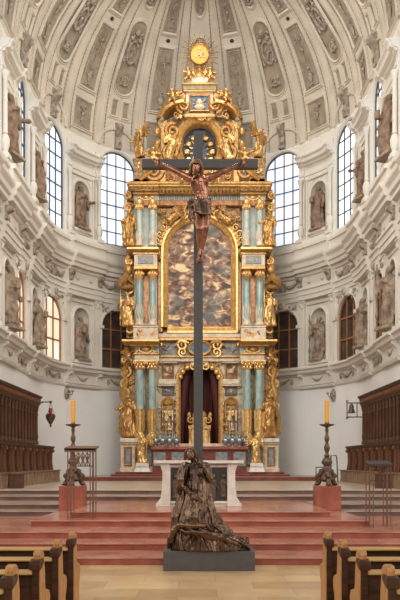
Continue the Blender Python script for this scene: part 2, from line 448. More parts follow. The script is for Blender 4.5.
# main entablature, breaking forward over the pilasters
brk = []
for k in range(-9, 10, 2):
    brk.append((k * BAY - 1.18, k * BAY + 1.18, .17))
t = MB(P)
sweep(t, [(9.55, 0), (9.55, .08), (9.75, .08), (9.76, .13), (9.98, .13), (10.0, .2), (10.08, .2), (10.1, .06), (10.62, .06), (10.66, .16), (10.78, .2), (10.80, .38), (10.95, .38), (11.0, .48), (11.18, .50), (11.3, .62), (11.36, .64), (11.42, .64), (11.44, .40), (11.9, .36), (11.92, .46), (12.06, .46), (12.1, .22), (12.4, .14), (12.42, 0)], -SMAX, SMAX, brk=brk)
trim1 = build(t, 'trim_1', 'wallpaint', kind='structure', ang=25)
rng = random.Random(3)
for k in range(-9, 10):
    if k == 0: continue
    m = MB(P); sc = k * BAY
    if k % 2:
        for o in (-.45, .45): swag(m, sc + o - .35, sc + o + .35, 10.5, .2, .12, .075)
        little_figure(m, sc, 10.33, .2, .3, .12, rng)
    else:
        for o in (-.5, .5): swag(m, sc + o - .38, sc + o + .38, 10.5, .22, .12, .075)
        cartouche(m, sc, 10.33, .16, .2, .12, .04); m.blob((sc, 10.33, .12), (.12, .16, .06))
    build(m, 'frieze_garland', 'stucco_relief', trim1)
for k in range(-9, 10, 2):
    for o in (-1.0, 1.0):
        m = MB(P); s = k * BAY + o      # console under the projecting block
        m.prismU([(.1, 10.12), (.30, 10.2), (.33, 10.4), (.5, 10.5), (.55, 10.62), (.1, 10.62)], s - .12, s + .12)
        m.blob((s, 10.25, .34), (.09, .1, .06)); m.spiral(s, 10.5, .54, .08, 1.2, .025)
        build(m, 'console', 'stucco_relief', trim1)
# lower cornice with frieze
t = MB(P)
brk2 = [(a, b, .1) for a, b, e in brk]
sweep(t, [(5.28, 0), (5.28, .05), (5.36, .09), (5.4, .05), (5.42, .0), (5.43, .03), (5.88, .03), (5.9, .1), (5.98, .14), (6.0, .28), (6.12, .32), (6.18, .42), (6.26, .42), (6.28, .15), (6.36, .08), (6.37, 0)], -SMAX, SMAX, brk=brk2)
trim2 = build(t, 'trim_2', 'wallpaint', kind='structure', ang=25)
for k in range(-9, 10):
    if k == 0: continue
    m = MB(P); sc = k * BAY
    swag(m, sc - .42, sc + .42, 5.82, .2, .09, .06)
    for o in (-.55, .55): m.blob((sc + o, 5.7, .08), (.07, .11, .05)); m.spiral(sc + o, 5.6, .08, .09, 1.3, .025)
    build(m, 'frieze_garland', 'stucco_relief', trim2)
    if k % 2:
        m = MB(P)
        for o in (-1.0, 1.0):
            s = sc + o; m.prismU([(.03, 5.45), (.12, 5.5), (.18, 5.75), (.34, 5.86), (.34, 5.98), (.03, 5.98)], s - .1, s + .1)
        build(m, 'console_pair', 'wallpaint', trim2)
# upper impost entablature over each niche bay, pilasters, frames
for k in range(-9, 10):
    if k == 0: continue
    sd = side(k); sc = k * BAY; W = wall_obj[sd]
    if k % 2:
        m = MB(P)
        prof = [(15.35, 0), (15.35, .06), (15.5, .06), (15.52, .1), (15.66, .1), (15.68, .05), (15.98, .05), (16.02, .16), (16.1, .18), (16.14, .34), (16.28, .38), (16.36, .46), (16.42, .46), (16.44, .1), (16.7, .06), (16.72, 0)]
        b3 = [(sc - 1.15, sc - .85, .1), (sc + .85, sc + 1.15, .1)]
        sweep(m, prof, sc - 1.2, sc + 1.2, brk=b3)
        for q in (-1.2, 1.2):
            i = [m.pt(sc + q, z, d + (.1 if d > .02 and False else 0)) for z, d in prof]; m.F.append(tuple(i if q < 0 else reversed(i)))
        build(m, 'impost_cornice', 'wallpaint', W, ang=25)
        for o in (-1.0, 1.0):
            s = sc + o
            m = MB(P)
            m.box(s - .15, s + .15, 12.4, 15.35, 0, .12); m.box(s - .2, s + .2, 12.3, 12.45, 0, .4)
            m.lathe([(.13, 12.4), (.13, 12.52), (.09, 12.56), (.15, 12.75), (.17, 12.95), (.12, 13.1), (.07, 13.16), (.11, 13.2), (.085, 13.26), (.085, 14.3), (.1, 14.34), (.085, 14.4), (.08, 15.05), (.1, 15.1), (.13, 15.25), (.16, 15.35)], s, .22, 12)
            build(m, 'upper_pilaster', 'wallpaint', W)
            m = MB(P)
            m.box(s - .17, s + .17, 6.37, 6.62, 0, .14); m.box(s - .14, s + .14, 6.62, 9.15, 0, .09); m.box(s - .09, s + .09, 6.75, 9.0, .09, .11)
            m.frus(s - .12, s + .12, 0, .1, 9.15, 9.45, -.07, -.04); m.box(s - .2, s + .2, 9.45, 9.55, 0, .18)
            for q in (-1, 1): m.spiral(s + q * .11, 9.36, .14, .06, 1.3, .022, 0, q, 10)
            m.blob((s, 9.25, .13), (.07, .09, .04))
            build(m, 'lower_pilaster', 'wallpaint', W)
        m = MB(P)
        for (z0, zs, zt) in ((12.75, 14.55, 15.05), (6.55, 8.55, 9.05)):
            m.mould(arch_path(sc, NW, z0 - .02, zs, zt), [(-.0, 0), (0, .07), (.06, .09), (.07, .04), (.15, .04), (.17, 0)])
            m.mould([(sc - .74, z0 - .2), (sc + .74, z0 - .2), (sc + .74, zt + .24), (sc - .74, zt + .24)][::-1], [(0, 0), (0, .05), (.05, .06), (.07, 0)], closed=True)
            m.box(sc - .62, sc + .62, z0 - .14, z0, 0, .2, nu=2); m.box(sc - .45, sc + .45, z0 - .24, z0 - .14, 0, .12)
            for q in (-1, 1): m.prism([(sc + q * .68, zt + .18), (sc + q * .68, zs + .3), (sc + q * .36, zt + .18)][::q], 0, .03)
        build(m, 'niche_frame', 'wallpaint', W)
    else:
        m = MB(P)
        m.mould(arch_path(sc, WW, ZU0, ZUS, ZUT), [(0, 0), (0, .06), (.05, .1), (.1, .1), (.12, .0)])
        m.mould(arch_path(sc, .88, ZL0, ZLS, ZLT), [(0, 0), (0, .05), (.06, .09), (.14, .05), (.2, .05), (.22, 0)])
        for q in (-1, 1):
            m.box(sc + q * .98 - .13, sc + q * .98 + .13, ZLS - .1, ZLS + .06, 0, .17)
            m.prism([(sc + q * 1.08, 9.4), (sc + q * 1.08, 8.7), (sc + q * .62, 9.4)][::q], 0, .03)
        m.frus(sc - .15, sc + .15, 0, .2, ZLT - .05, ZLT + .3, -.05, 0)
        build(m, 'window_surround', 'wallpaint', W)
        m = MB(P); m.blob((sc, ZLT + .16, .24), (.12, .17, .09)); scrollwork(m, sc - .95, sc - .3, 8.95, 9.45, .06, rng, .18, 1.2); scrollwork(m, sc + .3, sc + .95, 8.95, 9.45, .06, rng, .18, 1.2)
        build(m, 'spandrel_relief', 'stucco_relief', W)

# windows
def window(n, sc, w, z0, zs, zt, d, pane, barm, cols, rows, bw, fw, label):
    wm = empty('window_%d' % n, P(sc, z0, d), kind='structure', label=label)
    path = arch_path(sc, w, z0, zs, zt, 16); m = MB(P)
    cols_ = [-cos(PI * i / 16) for i in range(17)]
    m.rows([[(sc + w * q, (z0 + (zs + (zt - zs) * math.sqrt(max(0, 1 - q * q)) - z0) * j / 2), d - .02) for q in cols_] for j in range(3)])
    build(m, 'pane', pane, wm)
    m = MB(P)
    m.mould(path + [path[0]], [(-fw, d), (-fw, d + .06), (0, d + .06)], closed=False)
    build(m, 'window_frame', barm, wm)
    m = MB(P)
    for i in range(1, cols):
        u = -w + 2 * w * i / cols; zt_ = zs + (zt - zs) * math.sqrt(1 - (u / w) ** 2)
        m.box(sc + u - bw / 2, sc + u + bw / 2, z0, zt_, d, d + .045)
    for j in range(1, rows):
        z = z0 + (zt - z0) * j / rows
        ww = w if z <= zs else w * math.sqrt(max(0, 1 - ((z - zs) / (zt - zs)) ** 2))
        h = bw * (1.0 if barm == 'window_lead' else 1.0)
        m.box(sc - ww, sc + ww, z - h / 2, z + h / 2, d, d + .05, nu=4)
    build(m, 'mullions', barm, wm)
n = 1
names = {-8: 'nearest', -6: 'near', -4: 'middle', -2: 'far', 2: 'far', 4: 'middle', 6: 'near', 8: 'nearest'}
for k in (-8, -6, -4, -2, 2, 4, 6, 8):
    sdn = 'left' if k < 0 else 'right'
    pane = 'daylight_blue' if k < 0 else ('daylight_pink' if k == 2 else 'daylight_white')
    window(n, k * BAY, WW, ZU0, ZUS, ZUT, -.13, pane, 'window_lead', 4, 7, .042, .05, 'tall bright upper arched window with leaded panes, %s on the %s wall' % (names[k], sdn)); n += 1
    lit = k in (-4, -6, -8)
    window(n, k * BAY, .88, ZL0, ZLS, ZLT, -.13, 'daylight_warm' if lit else 'glass_dark', 'window_wood', 3, 3, .07, .07, '%s lower arched window with brown wooden mullions, %s on the %s wall' % ('sunlit' if lit else 'dark', names[k], sdn)); n += 1

# ------------------------------------------------------------------ ceiling
cm = MB(V)
nseg = 76
cm.rows([[(-SMAX + 2 * SMAX * i / nseg, R * PI / 2 * j / 24, 0) for i in range(nseg + 1)] for j in range(25)])
ceil = build(cm, 'ceiling', 'stucco', kind='structure', ang=60)
def rect_path(sc, w, v0, v1, rnd=0, n=4):
    if not rnd:
        return [(sc - w, v0)] + [(sc - w, v0 + (v1 - v0) * i / n) for i in range(1, n)] + [(sc - w, v1), (sc + w, v1)] + [(sc + w, v1 + (v0 - v1) * i / n) for i in range(1, n)] + [(sc + w, v0)]
    h = rnd; p = []
    for i in range(9): a = PI + PI / 2 * 0 - PI * i / 8; p.append((sc + w * cos(a), v1 - h + h * sin(a)))
    for i in range(9): a = -PI * i / 8; p.append((sc + w * cos(a), v0 + h + h * sin(a)))
    return p
def ground(path, sc, dd):
    m = MB(V); m.F.append(tuple(m.pt(u, v, dd) for u, v in reversed(path))); return m
def panel(sc, w, th0, th1, rnd, kind, rng, stuff=True):
    v0, v1 = R * R_(th0), R * R_(th1)
    path = rect_path(sc, w, v0, v1, rnd)
    dome = abs(sc) < SE
    m = MB(V); m.mould(path, [(-.07, .02), (-.05, .06), (0, .09), (.03, .04), (.09, .04), (.12, .0)], closed=True)
    fr = build(m, 'coffer_moulding', 'stucco', ceil)
    # the sunk field of the coffer, ground darkened to add shade
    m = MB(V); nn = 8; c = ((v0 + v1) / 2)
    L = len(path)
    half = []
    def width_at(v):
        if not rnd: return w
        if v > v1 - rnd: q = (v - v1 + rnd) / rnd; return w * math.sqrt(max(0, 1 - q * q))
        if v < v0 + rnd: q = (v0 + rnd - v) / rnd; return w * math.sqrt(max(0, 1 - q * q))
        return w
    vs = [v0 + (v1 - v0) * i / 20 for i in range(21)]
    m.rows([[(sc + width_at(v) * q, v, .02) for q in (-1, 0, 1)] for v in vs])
    build(m, 'coffer_field', 'stucco_ground_shade', ceil)
    m = MB(V)
    def cw(v): return 1 / max(.3, cos(v / R)) if dome else 1.
    vm = (v0 + v1) / 2; h = (v1 - v0) / 2
    if kind == 'cartouche':
        k = cw(vm + .1 * h)
        va = vm + .15 * h
        cartouche(m, sc, va, .26 * k, .50, .07, .055); little_figure(m, sc, va, .2 * k, .36, .09, rng)
        cartouche(m, sc, vm - .62 * h, .17 * cw(vm - .6 * h), .18, .07, .045); m.blob((sc, vm - .62 * h, .07), (.12, .13, .05))
        k2 = cw(vm + .7 * h); m.blob((sc, vm + .68 * h, .08), (.15 * k2, .16, .08))
        for q in (-1, 1): m.spiral(sc + q * .22 * k2, vm + .6 * h, .07, .14, 1.2, .05, 0, q); m.blob((sc + q * .2 * k2, vm + .5 * h, .08), (.1 * k2, .1, .07))
    elif kind == 'vase':
        k = cw(vm)
        vase(m, sc, v0 + .2, .28 * cw(v0), h * .55, .06)
        m.tube([(sc, vm - .1 * h, .05), (sc, vm + .75 * h, .05)], [.04, .03], 6)
        little_figure(m, sc, vm + .2 * h, .16 * k, .25, .06, rng)
        m.mould(rect_path(sc, w * .62, v0 + .16, v1 - .16), [(-.02, .02), (0, .05), (.03, .02)], closed=True)
        for q in (-1, 1): m.spiral(sc + q * .14 * k, vm + .55 * h, .06, .1, 1.1, .03, 0, q)
    elif kind == 'figure':
        little_figure(m, sc, vm, .22 * cw(vm), h * .62, .07, rng)
        for q in (-1, 1): m.spiral(sc + q * .15 * cw(vm), vm + .5 * h, .06, .09, 1.1, .03, 0, q)
    elif kind == 'scroll':
        m.mould(rect_path(sc, w * .6, v0 + .15, v1 - .15), [(-.02, .02), (0, .05), (.03, .02)], closed=True)
        nn = max(2, int((v1 - v0) / .4))
        for i in range(nn):
            v = v0 + .25 + (v1 - v0 - .4) * (i + .5) / nn; m.spiral(sc, v, .06, .12, 1.3, .04, i * 2., 1 if i % 2 else -1); m.blob((sc + .08, v + .14, .06), (.06 * cw(v), .07, .05))
    if kind: build(m, 'coffer_relief', 'stucco_relief', ceil)
rng = random.Random(11)
for k in range(-9, 10):
    sc = k * BAY
    if k % 2 == 0:
        if k:
            panel(sc, .60, 21, 49, .5, 'cartouche', rng)
            for q in (-1, 1): panel(sc + q * .33, .20, 12.5, 19, 0, None, rng)
            m = MB(V)     # arch over the window head, rising into the vault
            n_ = 16; ap = [(sc - 1.02 * cos(PI * i / n_), R * R_(7.5) * sin(PI * i / n_) + .02) for i in range(n_ + 1)]
            m.mould(ap, [(-.02, 0), (0, .07), (.07, .09), (.09, .03), (.2, .03), (.22, 0)])
            build(m, 'lunette_moulding', 'stucco', ceil)
            m = MB(V); m.prismU([(0, .0), (.2, .05), (.22, .3), (.12, .6), (.3, .85), (.34, 1.15), (.05, 1.3), (0, 1.3)], sc - .16, sc + .16)
            m.blob((sc, 1.05, .34), (.15, .18, .12)); m.spiral(sc, .25, .26, .1, 1.2, .03)
            build(m, 'keystone_console', 'stucco_relief', ceil)
        else: panel(sc, .45, 26, 47, .4, 'scroll', rng)
        panel(sc, .60 if k else .5, 54, 71, .6, 'scroll' if not k else 'cartouche', rng)
        panel(sc, .55, 75, 83, 0, None, rng)
    else:
        panel(sc, .62, 3, 14, 0, 'figure', rng)
        panel(sc, .55, 18, 42, 0, 'vase', rng)
        panel(sc, .55, 47, 66, 0, 'scroll', rng)
        panel(sc, .5, 70, 80, 0, None, rng)
        m = MB(V); v = R * R_(44.5)
        m.lathe([(.0, 0), (.09, 0)], 0, 0, 10, caps=False) if False else m.blob((sc, v, 0.01), (.11 / cos(v / R) if abs(sc) < SE else .11, .09, .02))
        build(m, 'vent_hole_disc', 'iron', ceil)  # dark disc painted in for the shade inside an open vent hole
for k in range(-9, 9):
    s = (k + .5) * BAY; m = MB(V); nn = 60; vt = R * R_(84)
    for o in (-.24, .24):
        ptsn = [(s + o, .15 + (vt - .15) * i / nn, .05) for i in range(nn + 1)]
        m.mould([(a, b) for a, b, c in ptsn][::-1], [(-.035, 0), (-.03, .05), (.03, .05), (.035, 0)])
    m.tube([(s, .2 + (vt - .2) * i / nn, .0) for i in range(nn + 1)], .03, 6)
    build(m, 'vault_rib', 'stucco', ceil)
    m = MB(V); nb = 110
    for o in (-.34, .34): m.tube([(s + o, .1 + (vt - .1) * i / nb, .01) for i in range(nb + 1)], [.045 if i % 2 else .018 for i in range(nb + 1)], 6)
    build(m, 'bead_moulding', 'stucco_ground_shade', ceil)  # beads take the dark ground tone to paint shadow lines along the ribs

# ------------------------------------------------------------------ floors and steps
RI = .131
m = MB(); m.box(-13, 13, -.2, 0, -12.74, 9); m.box(-13, -6.98, -.2, 0, -21.4, -12.74); m.box(6.98, 13, -.2, 0, -21.4, -12.74); build(m, 'floor', 'nave_floor', kind='structure')
steps = empty('sanctuary_steps', (0, 12.74, 0), kind='structure')
def step(parent, x0, x1, y0, y1, ztop, h, riser, tread, nos=.03):
    m = MB(); m.box(x0, x1, ztop - h, ztop - .03, -y1, -y0); build(m, 'riser', riser, parent)
    m = MB(); m.box(x0 - (nos if x0 > -7 else 0), x1 + (nos if x1 < 7 else 0), ztop - .03, ztop, -y1, -(y0 - nos)); build(m, 'tread', tread, parent, bevel=.008)
SD = [12.74, 13.77, 14.62, 15.77, 16.6]
XW = 6.98
for i in range(3): step(steps, -XW, XW, SD[i], 23, RI * (i + 1), RI, 'red_marble', 'red_tread')
step(steps, -3.55, 3.55, SD[3], 22.9, RI * 4, RI, 'red_marble', 'red_tread')
step(steps, -2.88, 2.88, SD[4], 22.8, RI * 5, RI, 'red_marble', 'red_tread')
for q in (-1, 1):
    for (y0, lev, xi) in ((18.8, 4, 3.58), (19.6, 5, 2.90)):
        a, b = sorted((q * xi, q * XW)); step(steps, a, b, y0, 22.9 - .01 * lev, RI * lev, RI, 'side_riser', 'side_tread')
step(steps, -XW, XW, 21.3, 22.9, RI * 6, RI, 'side_riser', 'side_tread')
# chancel floor
m = MB(); ZC = RI * 7
def apse_poly(y0, r=6.95, hole=0):
    p = [(-r, y0), (r, y0)]
    return p
def apse_slab(mb, y0, r, z0, z1, n=24):
    poly = [(-r, y0), (r, y0)] + [(r * cos(PI * i / n), C + r * sin(PI * i / n)) for i in range(n + 1)]
    a = [mb.pt(x, z0, -y) for x, y in poly]; b = [mb.pt(x, z1, -y) for x, y in poly]
    mb.F.append(tuple(reversed(a))); mb.F.append(tuple(b))
    for i in range(len(poly)): j = (i + 1) % len(poly); mb.F.append((a[i], a[j], b[j], b[i]))
apse_slab(m, 22.6, 6.97, ZC - RI, ZC - .03); build(m, 'riser', 'side_riser', steps)
chan = empty('chancel_floor', (0, 22.6, ZC - .03), kind='structure')
m = MB(); apse_slab(m, 22.57, 6.97, ZC - .03, ZC); build(m, 'paving', 'chancel_stone', chan)
ZA = ZC + .19
m = MB(); m.box(-5.6, 5.6, ZC, ZA - .03, -37.5, -33.0); build(m, 'riser', 'red_marble_dark', chan)
m = MB(); m.box(-5.63, 5.63, ZA - .03, ZA, -37.5, -32.96); build(m, 'tread', 'side_tread', chan)
for i, (hw, y0) in enumerate(((3.95, 33.15), (3.75, 33.4))):
    step(chan, -hw, hw, y0, 37.3, ZA + .1 * (i + 1), .1, 'red_marble_dark', 'red_marble')
ZB = ZA + .2

# ------------------------------------------------------------------ figures (local coordinates, base at the origin, facing the viewer)
def robed(seed, H=1.85, arms=('book', 'down'), wide=1., voxel=.028, beard=False, wings=False):
    rng = random.Random(seed); m = MB(); k = H / 1.85
    ph = rng.random() * 6; lean = rng.choice((-1, 1)); nf = rng.choice((7, 8, 9))
    rows = []
    prof = [(0, .30), (.06, .33), (.2, .30), (.45, .265), (.7, .25), (.95, .25), (1.1, .22), (1.22, .205), (1.35, .225), (1.47, .215), (1.54, .13), (1.58, .07)]
    for v, r in prof:
        row = []
        f = .17 * max(0, 1 - v / 1.5)
        sh = lean * .05 * sin(v / 1.5 * PI)
        for i in range(40):
            a = 2 * PI * i / 40
            rr = r * wide * (1 + f * sin(nf * a + ph + v * 1.6) + .05 * sin(3 * a + v * 5 + ph))
            row.append(((sh + rr * cos(a)) * k, v * k, rr * .72 * sin(a) * k))
        rows.append(row)
    idx = m.rows(rows, closed=True, flip=True); m.F.append(tuple(idx[0])); m.F.append(tuple(reversed(idx[-1])))
    def c(a, b, ra, rb): m.cap([x * k for x in a], [x * k for x in b], ra * k, rb * k, 10)
    # bent knee pushing through the robe
    c((lean * .1, .85, .08), (lean * .13, .5, .22), .12, .1); c((lean * .13, .5, .22), (lean * .13, .12, .16), .1, .09)
    # mantle thrown across the body
    for q in range(4):
        c((-lean * .2, 1.48 - .05 * q, .1), (lean * (.26 - .03 * q), .95 - .11 * q, .19), .06, .05)
    c((lean * .25, .98, .1), (lean * .33, .35, .06), .09, .06); c((lean * .28, .98, .02), (lean * .3, .3, -.06), .09, .07)
    c((0, 1.45, 0), (0, 1.6, .01), .07, .06)
    hx = lean * .03
    m.blob((hx * k, 1.70 * k, .03 * k), (.088 * k, .115 * k, .105 * k), 14, 9)
    m.blob((hx * k, 1.745 * k, -.015 * k), (.105 * k, .10 * k, .11 * k), 12, 8)
    m.blob((hx * k, 1.69 * k, .135 * k), (.02 * k, .032 * k, .03 * k), 6, 4)
    if beard: c((hx, 1.63, .1), (hx, 1.5, .14), .06, .035)
    else: c((hx - .09, 1.7, -.03), (hx - .1, 1.52, -.04), .05, .05); c((hx + .09, 1.7, -.03), (hx + .1, 1.52, -.04), .05, .05)
    for sx, pose in ((-1, arms[0]), (1, arms[1])):
        sh = (sx * .21, 1.43, 0)
        if pose == 'book': el = (sx * .31, 1.14, .05); ha = (sx * .14, 1.13, .29)
        elif pose == 'out': el = (sx * .37, 1.2, .06); ha = (sx * .46, 1.18, .27)
        elif pose == 'up': el = (sx * .38, 1.36, .06); ha = (sx * .42, 1.66, .14)
        elif pose == 'chest': el = (sx * .30, 1.16, .06); ha = (sx * .03, 1.34, .22)
        else: el = (sx * .3, 1.12, .0); ha = (sx * .31, .88, .12)
        c(sh, el, .085, .075); c(el, ha, .075, .042)
        dr = Vector(ha) - Vector(el); dr.normalize()
        hb = Vector(ha) + dr * .05; m.blob([x * k for x in hb], (.052 * k, .055 * k, .05 * k), 8, 6)
        c(el, (el[0], el[1] - .28, el[2]), .075, .03)
        if pose == 'book': m.box((ha[0] - .09) * k, (ha[0] + .09) * k, (ha[1] - .04) * k, (ha[1] + .2) * k, (ha[2] + .0) * k, (ha[2] + .07) * k)
        if pose == 'up' : m.cap([(ha[0]) * k, .05 * k, .16 * k], [ha[0] * k, 1.95 * k, .16 * k], .028 * k, .028 * k, 8)
    if wings:
        for sx in (-1, 1):
            for q in range(7):
                a = R_(28 + q * 15)
                c((sx * .1, 1.42, -.12), (sx * (.1 + (.9 - .05 * q) * sin(a)), 1.42 + (.85 - .04 * q) * cos(a), -.22), .08, .04)
    return folds(fuse(m, voxel, 1, 'figure'), .030 * k, 8, 2.2, 1.5 * k)
def cherub(seed, H=.8, voxel=.03, wings=True):
    rng = random.Random(seed); m = MB(); k = H / .8; l = rng.choice((-1, 1))
    def c(a, b, ra, rb): m.cap([x * k for x in a], [x * k for x in b], ra * k, rb * k, 8)
    m.blob((0, .42 * k, 0), (.13 * k, .19 * k, .12 * k)); m.blob((l * .03 * k, .70 * k, .03 * k), (.095 * k, .105 * k, .1 * k)); m.blob((l * .03 * k, .73 * k, -.0), (.11 * k, .1 * k, .11 * k))
    c((0, .5, 0), (0, .62, 0), .07, .06)
    c((-.1, .54, 0), (-.28, .5 + .2 * rng.random(), .1), .055, .045); c((.1, .54, 0), (.3, .5 + .3 * rng.random(), .08), .055, .045)
    c((-.07, .3, .02), (-.12, .14, .17), .085, .065); c((-.12, .14, .17), (-.14, 0.03, .05), .06, .045)
    c((.07, .3, .02), (.18, .2, .15), .085, .065); c((.18, .2, .15), (.2, .03, .12), .06, .045)
    if wings:
        for sx in (-1, 1):
            for q in range(4): c((sx * .05, .5, -.1), (sx * (.15 + .22 * sin(.5 + q * .45)), .5 + .34 * cos(.5 + q * .45), -.14), .05, .03)
    c((-.16, .32, .06), (.14, .28, .12), .06, .06)
    return fuse(m, voxel, 2, 'figure')

# statues in the wall niches
SVAR = [robed(1, arms=('book', 'down'), beard=True), robed(5, arms=('up', 'chest'), beard=True), robed(9, arms=('out', 'book')), robed(14, arms=('chest', 'out'), beard=True)]
SDESC = ['holding a book', 'holding a tall staff', 'stretching one arm out', 'with a hand on the chest']
stmap = {}
order = {3: 'next to the altar', 5: 'second from the altar', 7: 'third from the altar'}
for li, (z, ln) in enumerate(((12.75, 'upper'), (6.55, 'lower'))):
    for k in (-7, -5, -3, 3, 5, 7):
        vi = (abs(k) + li + (1 if k > 0 else 0) * 1) % 4
        x, y, _ = P(k * BAY, z, .02 if abs(k) < 5 else .14)
        sd = 'left' if k < 0 else 'right'
        rz = -k * BAY / R if abs(k) * BAY <= SE else -math.copysign(PI / 2, k)
        rz += math.copysign(R_(18), k) if abs(k) > 3 else 0
        mm = MB(frame(x, y, z, rz)); zz = z
        o = build(None, 'niche_statue', 'terracotta' if (k + li) % 2 else 'terracotta_pale', mesh=SVAR[vi].copy() if (vi, (k + li) % 2) not in stmap else stmap[(vi, (k + li) % 2)])
        stmap[(vi, (k + li) % 2)] = o.data
        # P's left direction equals u in the local frame after the turn
        o.location = (x, y, z + .10); o.rotation_euler = (0, 0, rz); o.scale = (1.12, 1.12, 1.09) if abs(k) < 7 else (1.3, 1.3, 1.2)
        tag(o, 'terracotta robed statue %s, %s-left niche %s' .replace('left', sd) % (SDESC[vi], ln, order[abs(k)]), 'statue', 'statues in the %s wall niches' % ln)
        b = MB(frame(0, 0, 0)); b.frus(-.36, .36, -.28, .3, -.10, 0.01, .03)
        build(b, 'pedestal', 'terracotta_pale', None); pb = bpy.context.scene.collection.objects[-1]
        pb.location = (0, 0, -.10); pb.parent = o

# ------------------------------------------------------------------ the high altar
AC = -.02
def ax(off, D): return off * D / FP
ALT = empty('high_altar', (AC, 34.5, ZB), 'towering gilded altarpiece with teal marble columns and arched painting in the apse', 'altarpiece')
def islands(mb):
    par = list(range(len(mb.v)))
    def fd(x):
        while par[x] != x: par[x] = par[par[x]]; x = par[x]
        return x
    for f in mb.F:
        a = fd(f[0])
        for x in f[1:]: par[fd(x)] = a
    g = {}
    for i in range(len(mb.v)): g.setdefault(fd(i), []).append(i)
    bs = []
    for r, ix in g.items():
        bs.append([[min(mb.v[i][k] for i in ix) for k in range(3)], [max(mb.v[i][k] for i in ix) for k in range(3)], [r]])
    ch = True
    while ch:                      # merge pieces whose boxes nearly touch
        ch = False; out = []
        for b in bs:
            for o in out:
                if all(b[0][k] < o[1][k] + .07 and o[0][k] < b[1][k] + .07 for k in range(3)):
                    o[0] = [min(x, y) for x, y in zip(o[0], b[0])]; o[1] = [max(x, y) for x, y in zip(o[1], b[1])]; o[2] += b[2]; ch = True; break
            else: out.append(b)
        bs = out
    return bs, fd
def A(mb, name, m, parent=None, **kw):
    bs, fd = islands(mb)
    if not 1 < len(bs) <= 12: return build(mb, name, m, parent or ALT, **kw)
    first = None
    for b in bs:
        rs = set(b[2]); s = MB(); mp = {}
        for f in mb.F:
            if fd(f[0]) in rs:
                for i in f:
                    if i not in mp: mp[i] = len(s.v); s.v.append(mb.v[i])
                s.F.append(tuple(mp[i] for i in f))
        o = build(s, name, m, parent or ALT, **kw); first = first or o
    return first
def abox(mb, o0, o1, y0, y1, D0, D1, Dr=None):   # pixel offsets from the axis measured on the front plane D0
    D = Dr or D0
    mb._box(AC + ax(o0, D), AC + ax(o1, D), Z(y1, D), Z(y0, D), -D1, -D0)
rng = random.Random(21)
# back wall of the altar with the central arch
def arched_slab(mb, hw, oy0, oy1, aw, ay0, ays, D0, D1):   # outer half width, top, bottom ; opening half width, top, spring
    w = ax(aw, D0); zt = Z(ay0, D0); zs = Z(ays, D0); z0 = Z(oy1, D0); H = ax(hw, D0); zT = Z(oy0, D0)
    arc = [(AC + w * cos(PI - PI * i / 16), zs + (zt - zs) * sin(PI * i / 16)) for i in range(17)]
    poly = [(AC - H, z0), (AC - w, z0)] + arc + [(AC + w, z0), (AC + H, z0), (AC + H, zT), (AC - H, zT)]
    # split in two convex-ish halves to keep the faces clean
    for q in (-1, 1):
        pts = [(u, v) for u, v in arc if (u - AC) * q >= -1e-6]
        if q > 0: pts = pts
        else: pts = pts[::-1]
        # pts run from the crown to the spring for q<0 and q>0 alike
        P2 = [(AC + q * H, z0), (AC + q * H, zT), (AC, zT)] + [(u, v) for u, v in pts] + [(AC + q * w, z0)]
        if q > 0: P2 = P2[::-1]
        else: P2 = P2[::-1][::-1]
        mb.prism(P2 if q < 0 else P2, -D1, -D0) if q > 0 else mb.prism(P2[::-1][::-1], -D1, -D0)
m = MB(); arched_slab(m, 72, 361, 474, 20.5, 363, 380, 35.0, 36.6); A(m, 'lower_body', 'cream_marble', ang=30)
m = MB(); D = 35.05; w = ax(21, D)
path = arch_path(AC, w, Z(446, D), Z(380, D), Z(363, D), 14)
m.mould(path, [(-.1, -D - .02), (-.1, -D + .10), (0, -D + .16), (.12, -D + .16), (.16, -D + .08), (.2, -D - .02)]); A(m, 'arch_frame', 'gold')
m = MB(); D = 35.8; nn = 60; rows = []
for z in (Z(446, D), Z(400, D), Z(362, D)):
    rows.append([(AC - w + 2 * w * i / nn, z, -D + .07 * sin(i * 1.35) + .03 * sin(i * .6 + z)) for i in range(nn + 1)])
m.rows(rows); A(m, 'curtain', 'curtain')
m = MB()
for q in (-1, 1):   # gathered side drapes inside the arch
    pts = [(AC + q * w * .5 * (1 - .0), Z(364, 35.4), -35.45), (AC + q * w * .72, Z(382, 35.4), -35.4), (AC + q * w * .86, Z(415, 35.4), -35.4), (AC + q * w * .9, Z(445, 35.4), -35.4)]
    m.tube(pts, [.1, .2, .16, .14], 10)
A(m, 'side_drape', 'curtain')
# lambrequin gold cresting under the arch
m = MB(); D = 35.0
for i in range(9):
    a = PI * (i + .5) / 9; m.blob((AC - w * .93 * cos(a), Z(380, D) + (Z(363, D) - Z(380, D)) * .93 * sin(a), -D + .1), (.13, .13, .08))
m.spiral(AC - .25, Z(367, D), -D + .15, .25, 1.3, .07); m.spiral(AC + .25, Z(367, D), -D + .15, .25, 1.3, .07, PI, -1); m.blob((AC, Z(366, D), -D + .15), (.2, .3, .12))
A(m, 'arch_cresting', 'gold_bright')
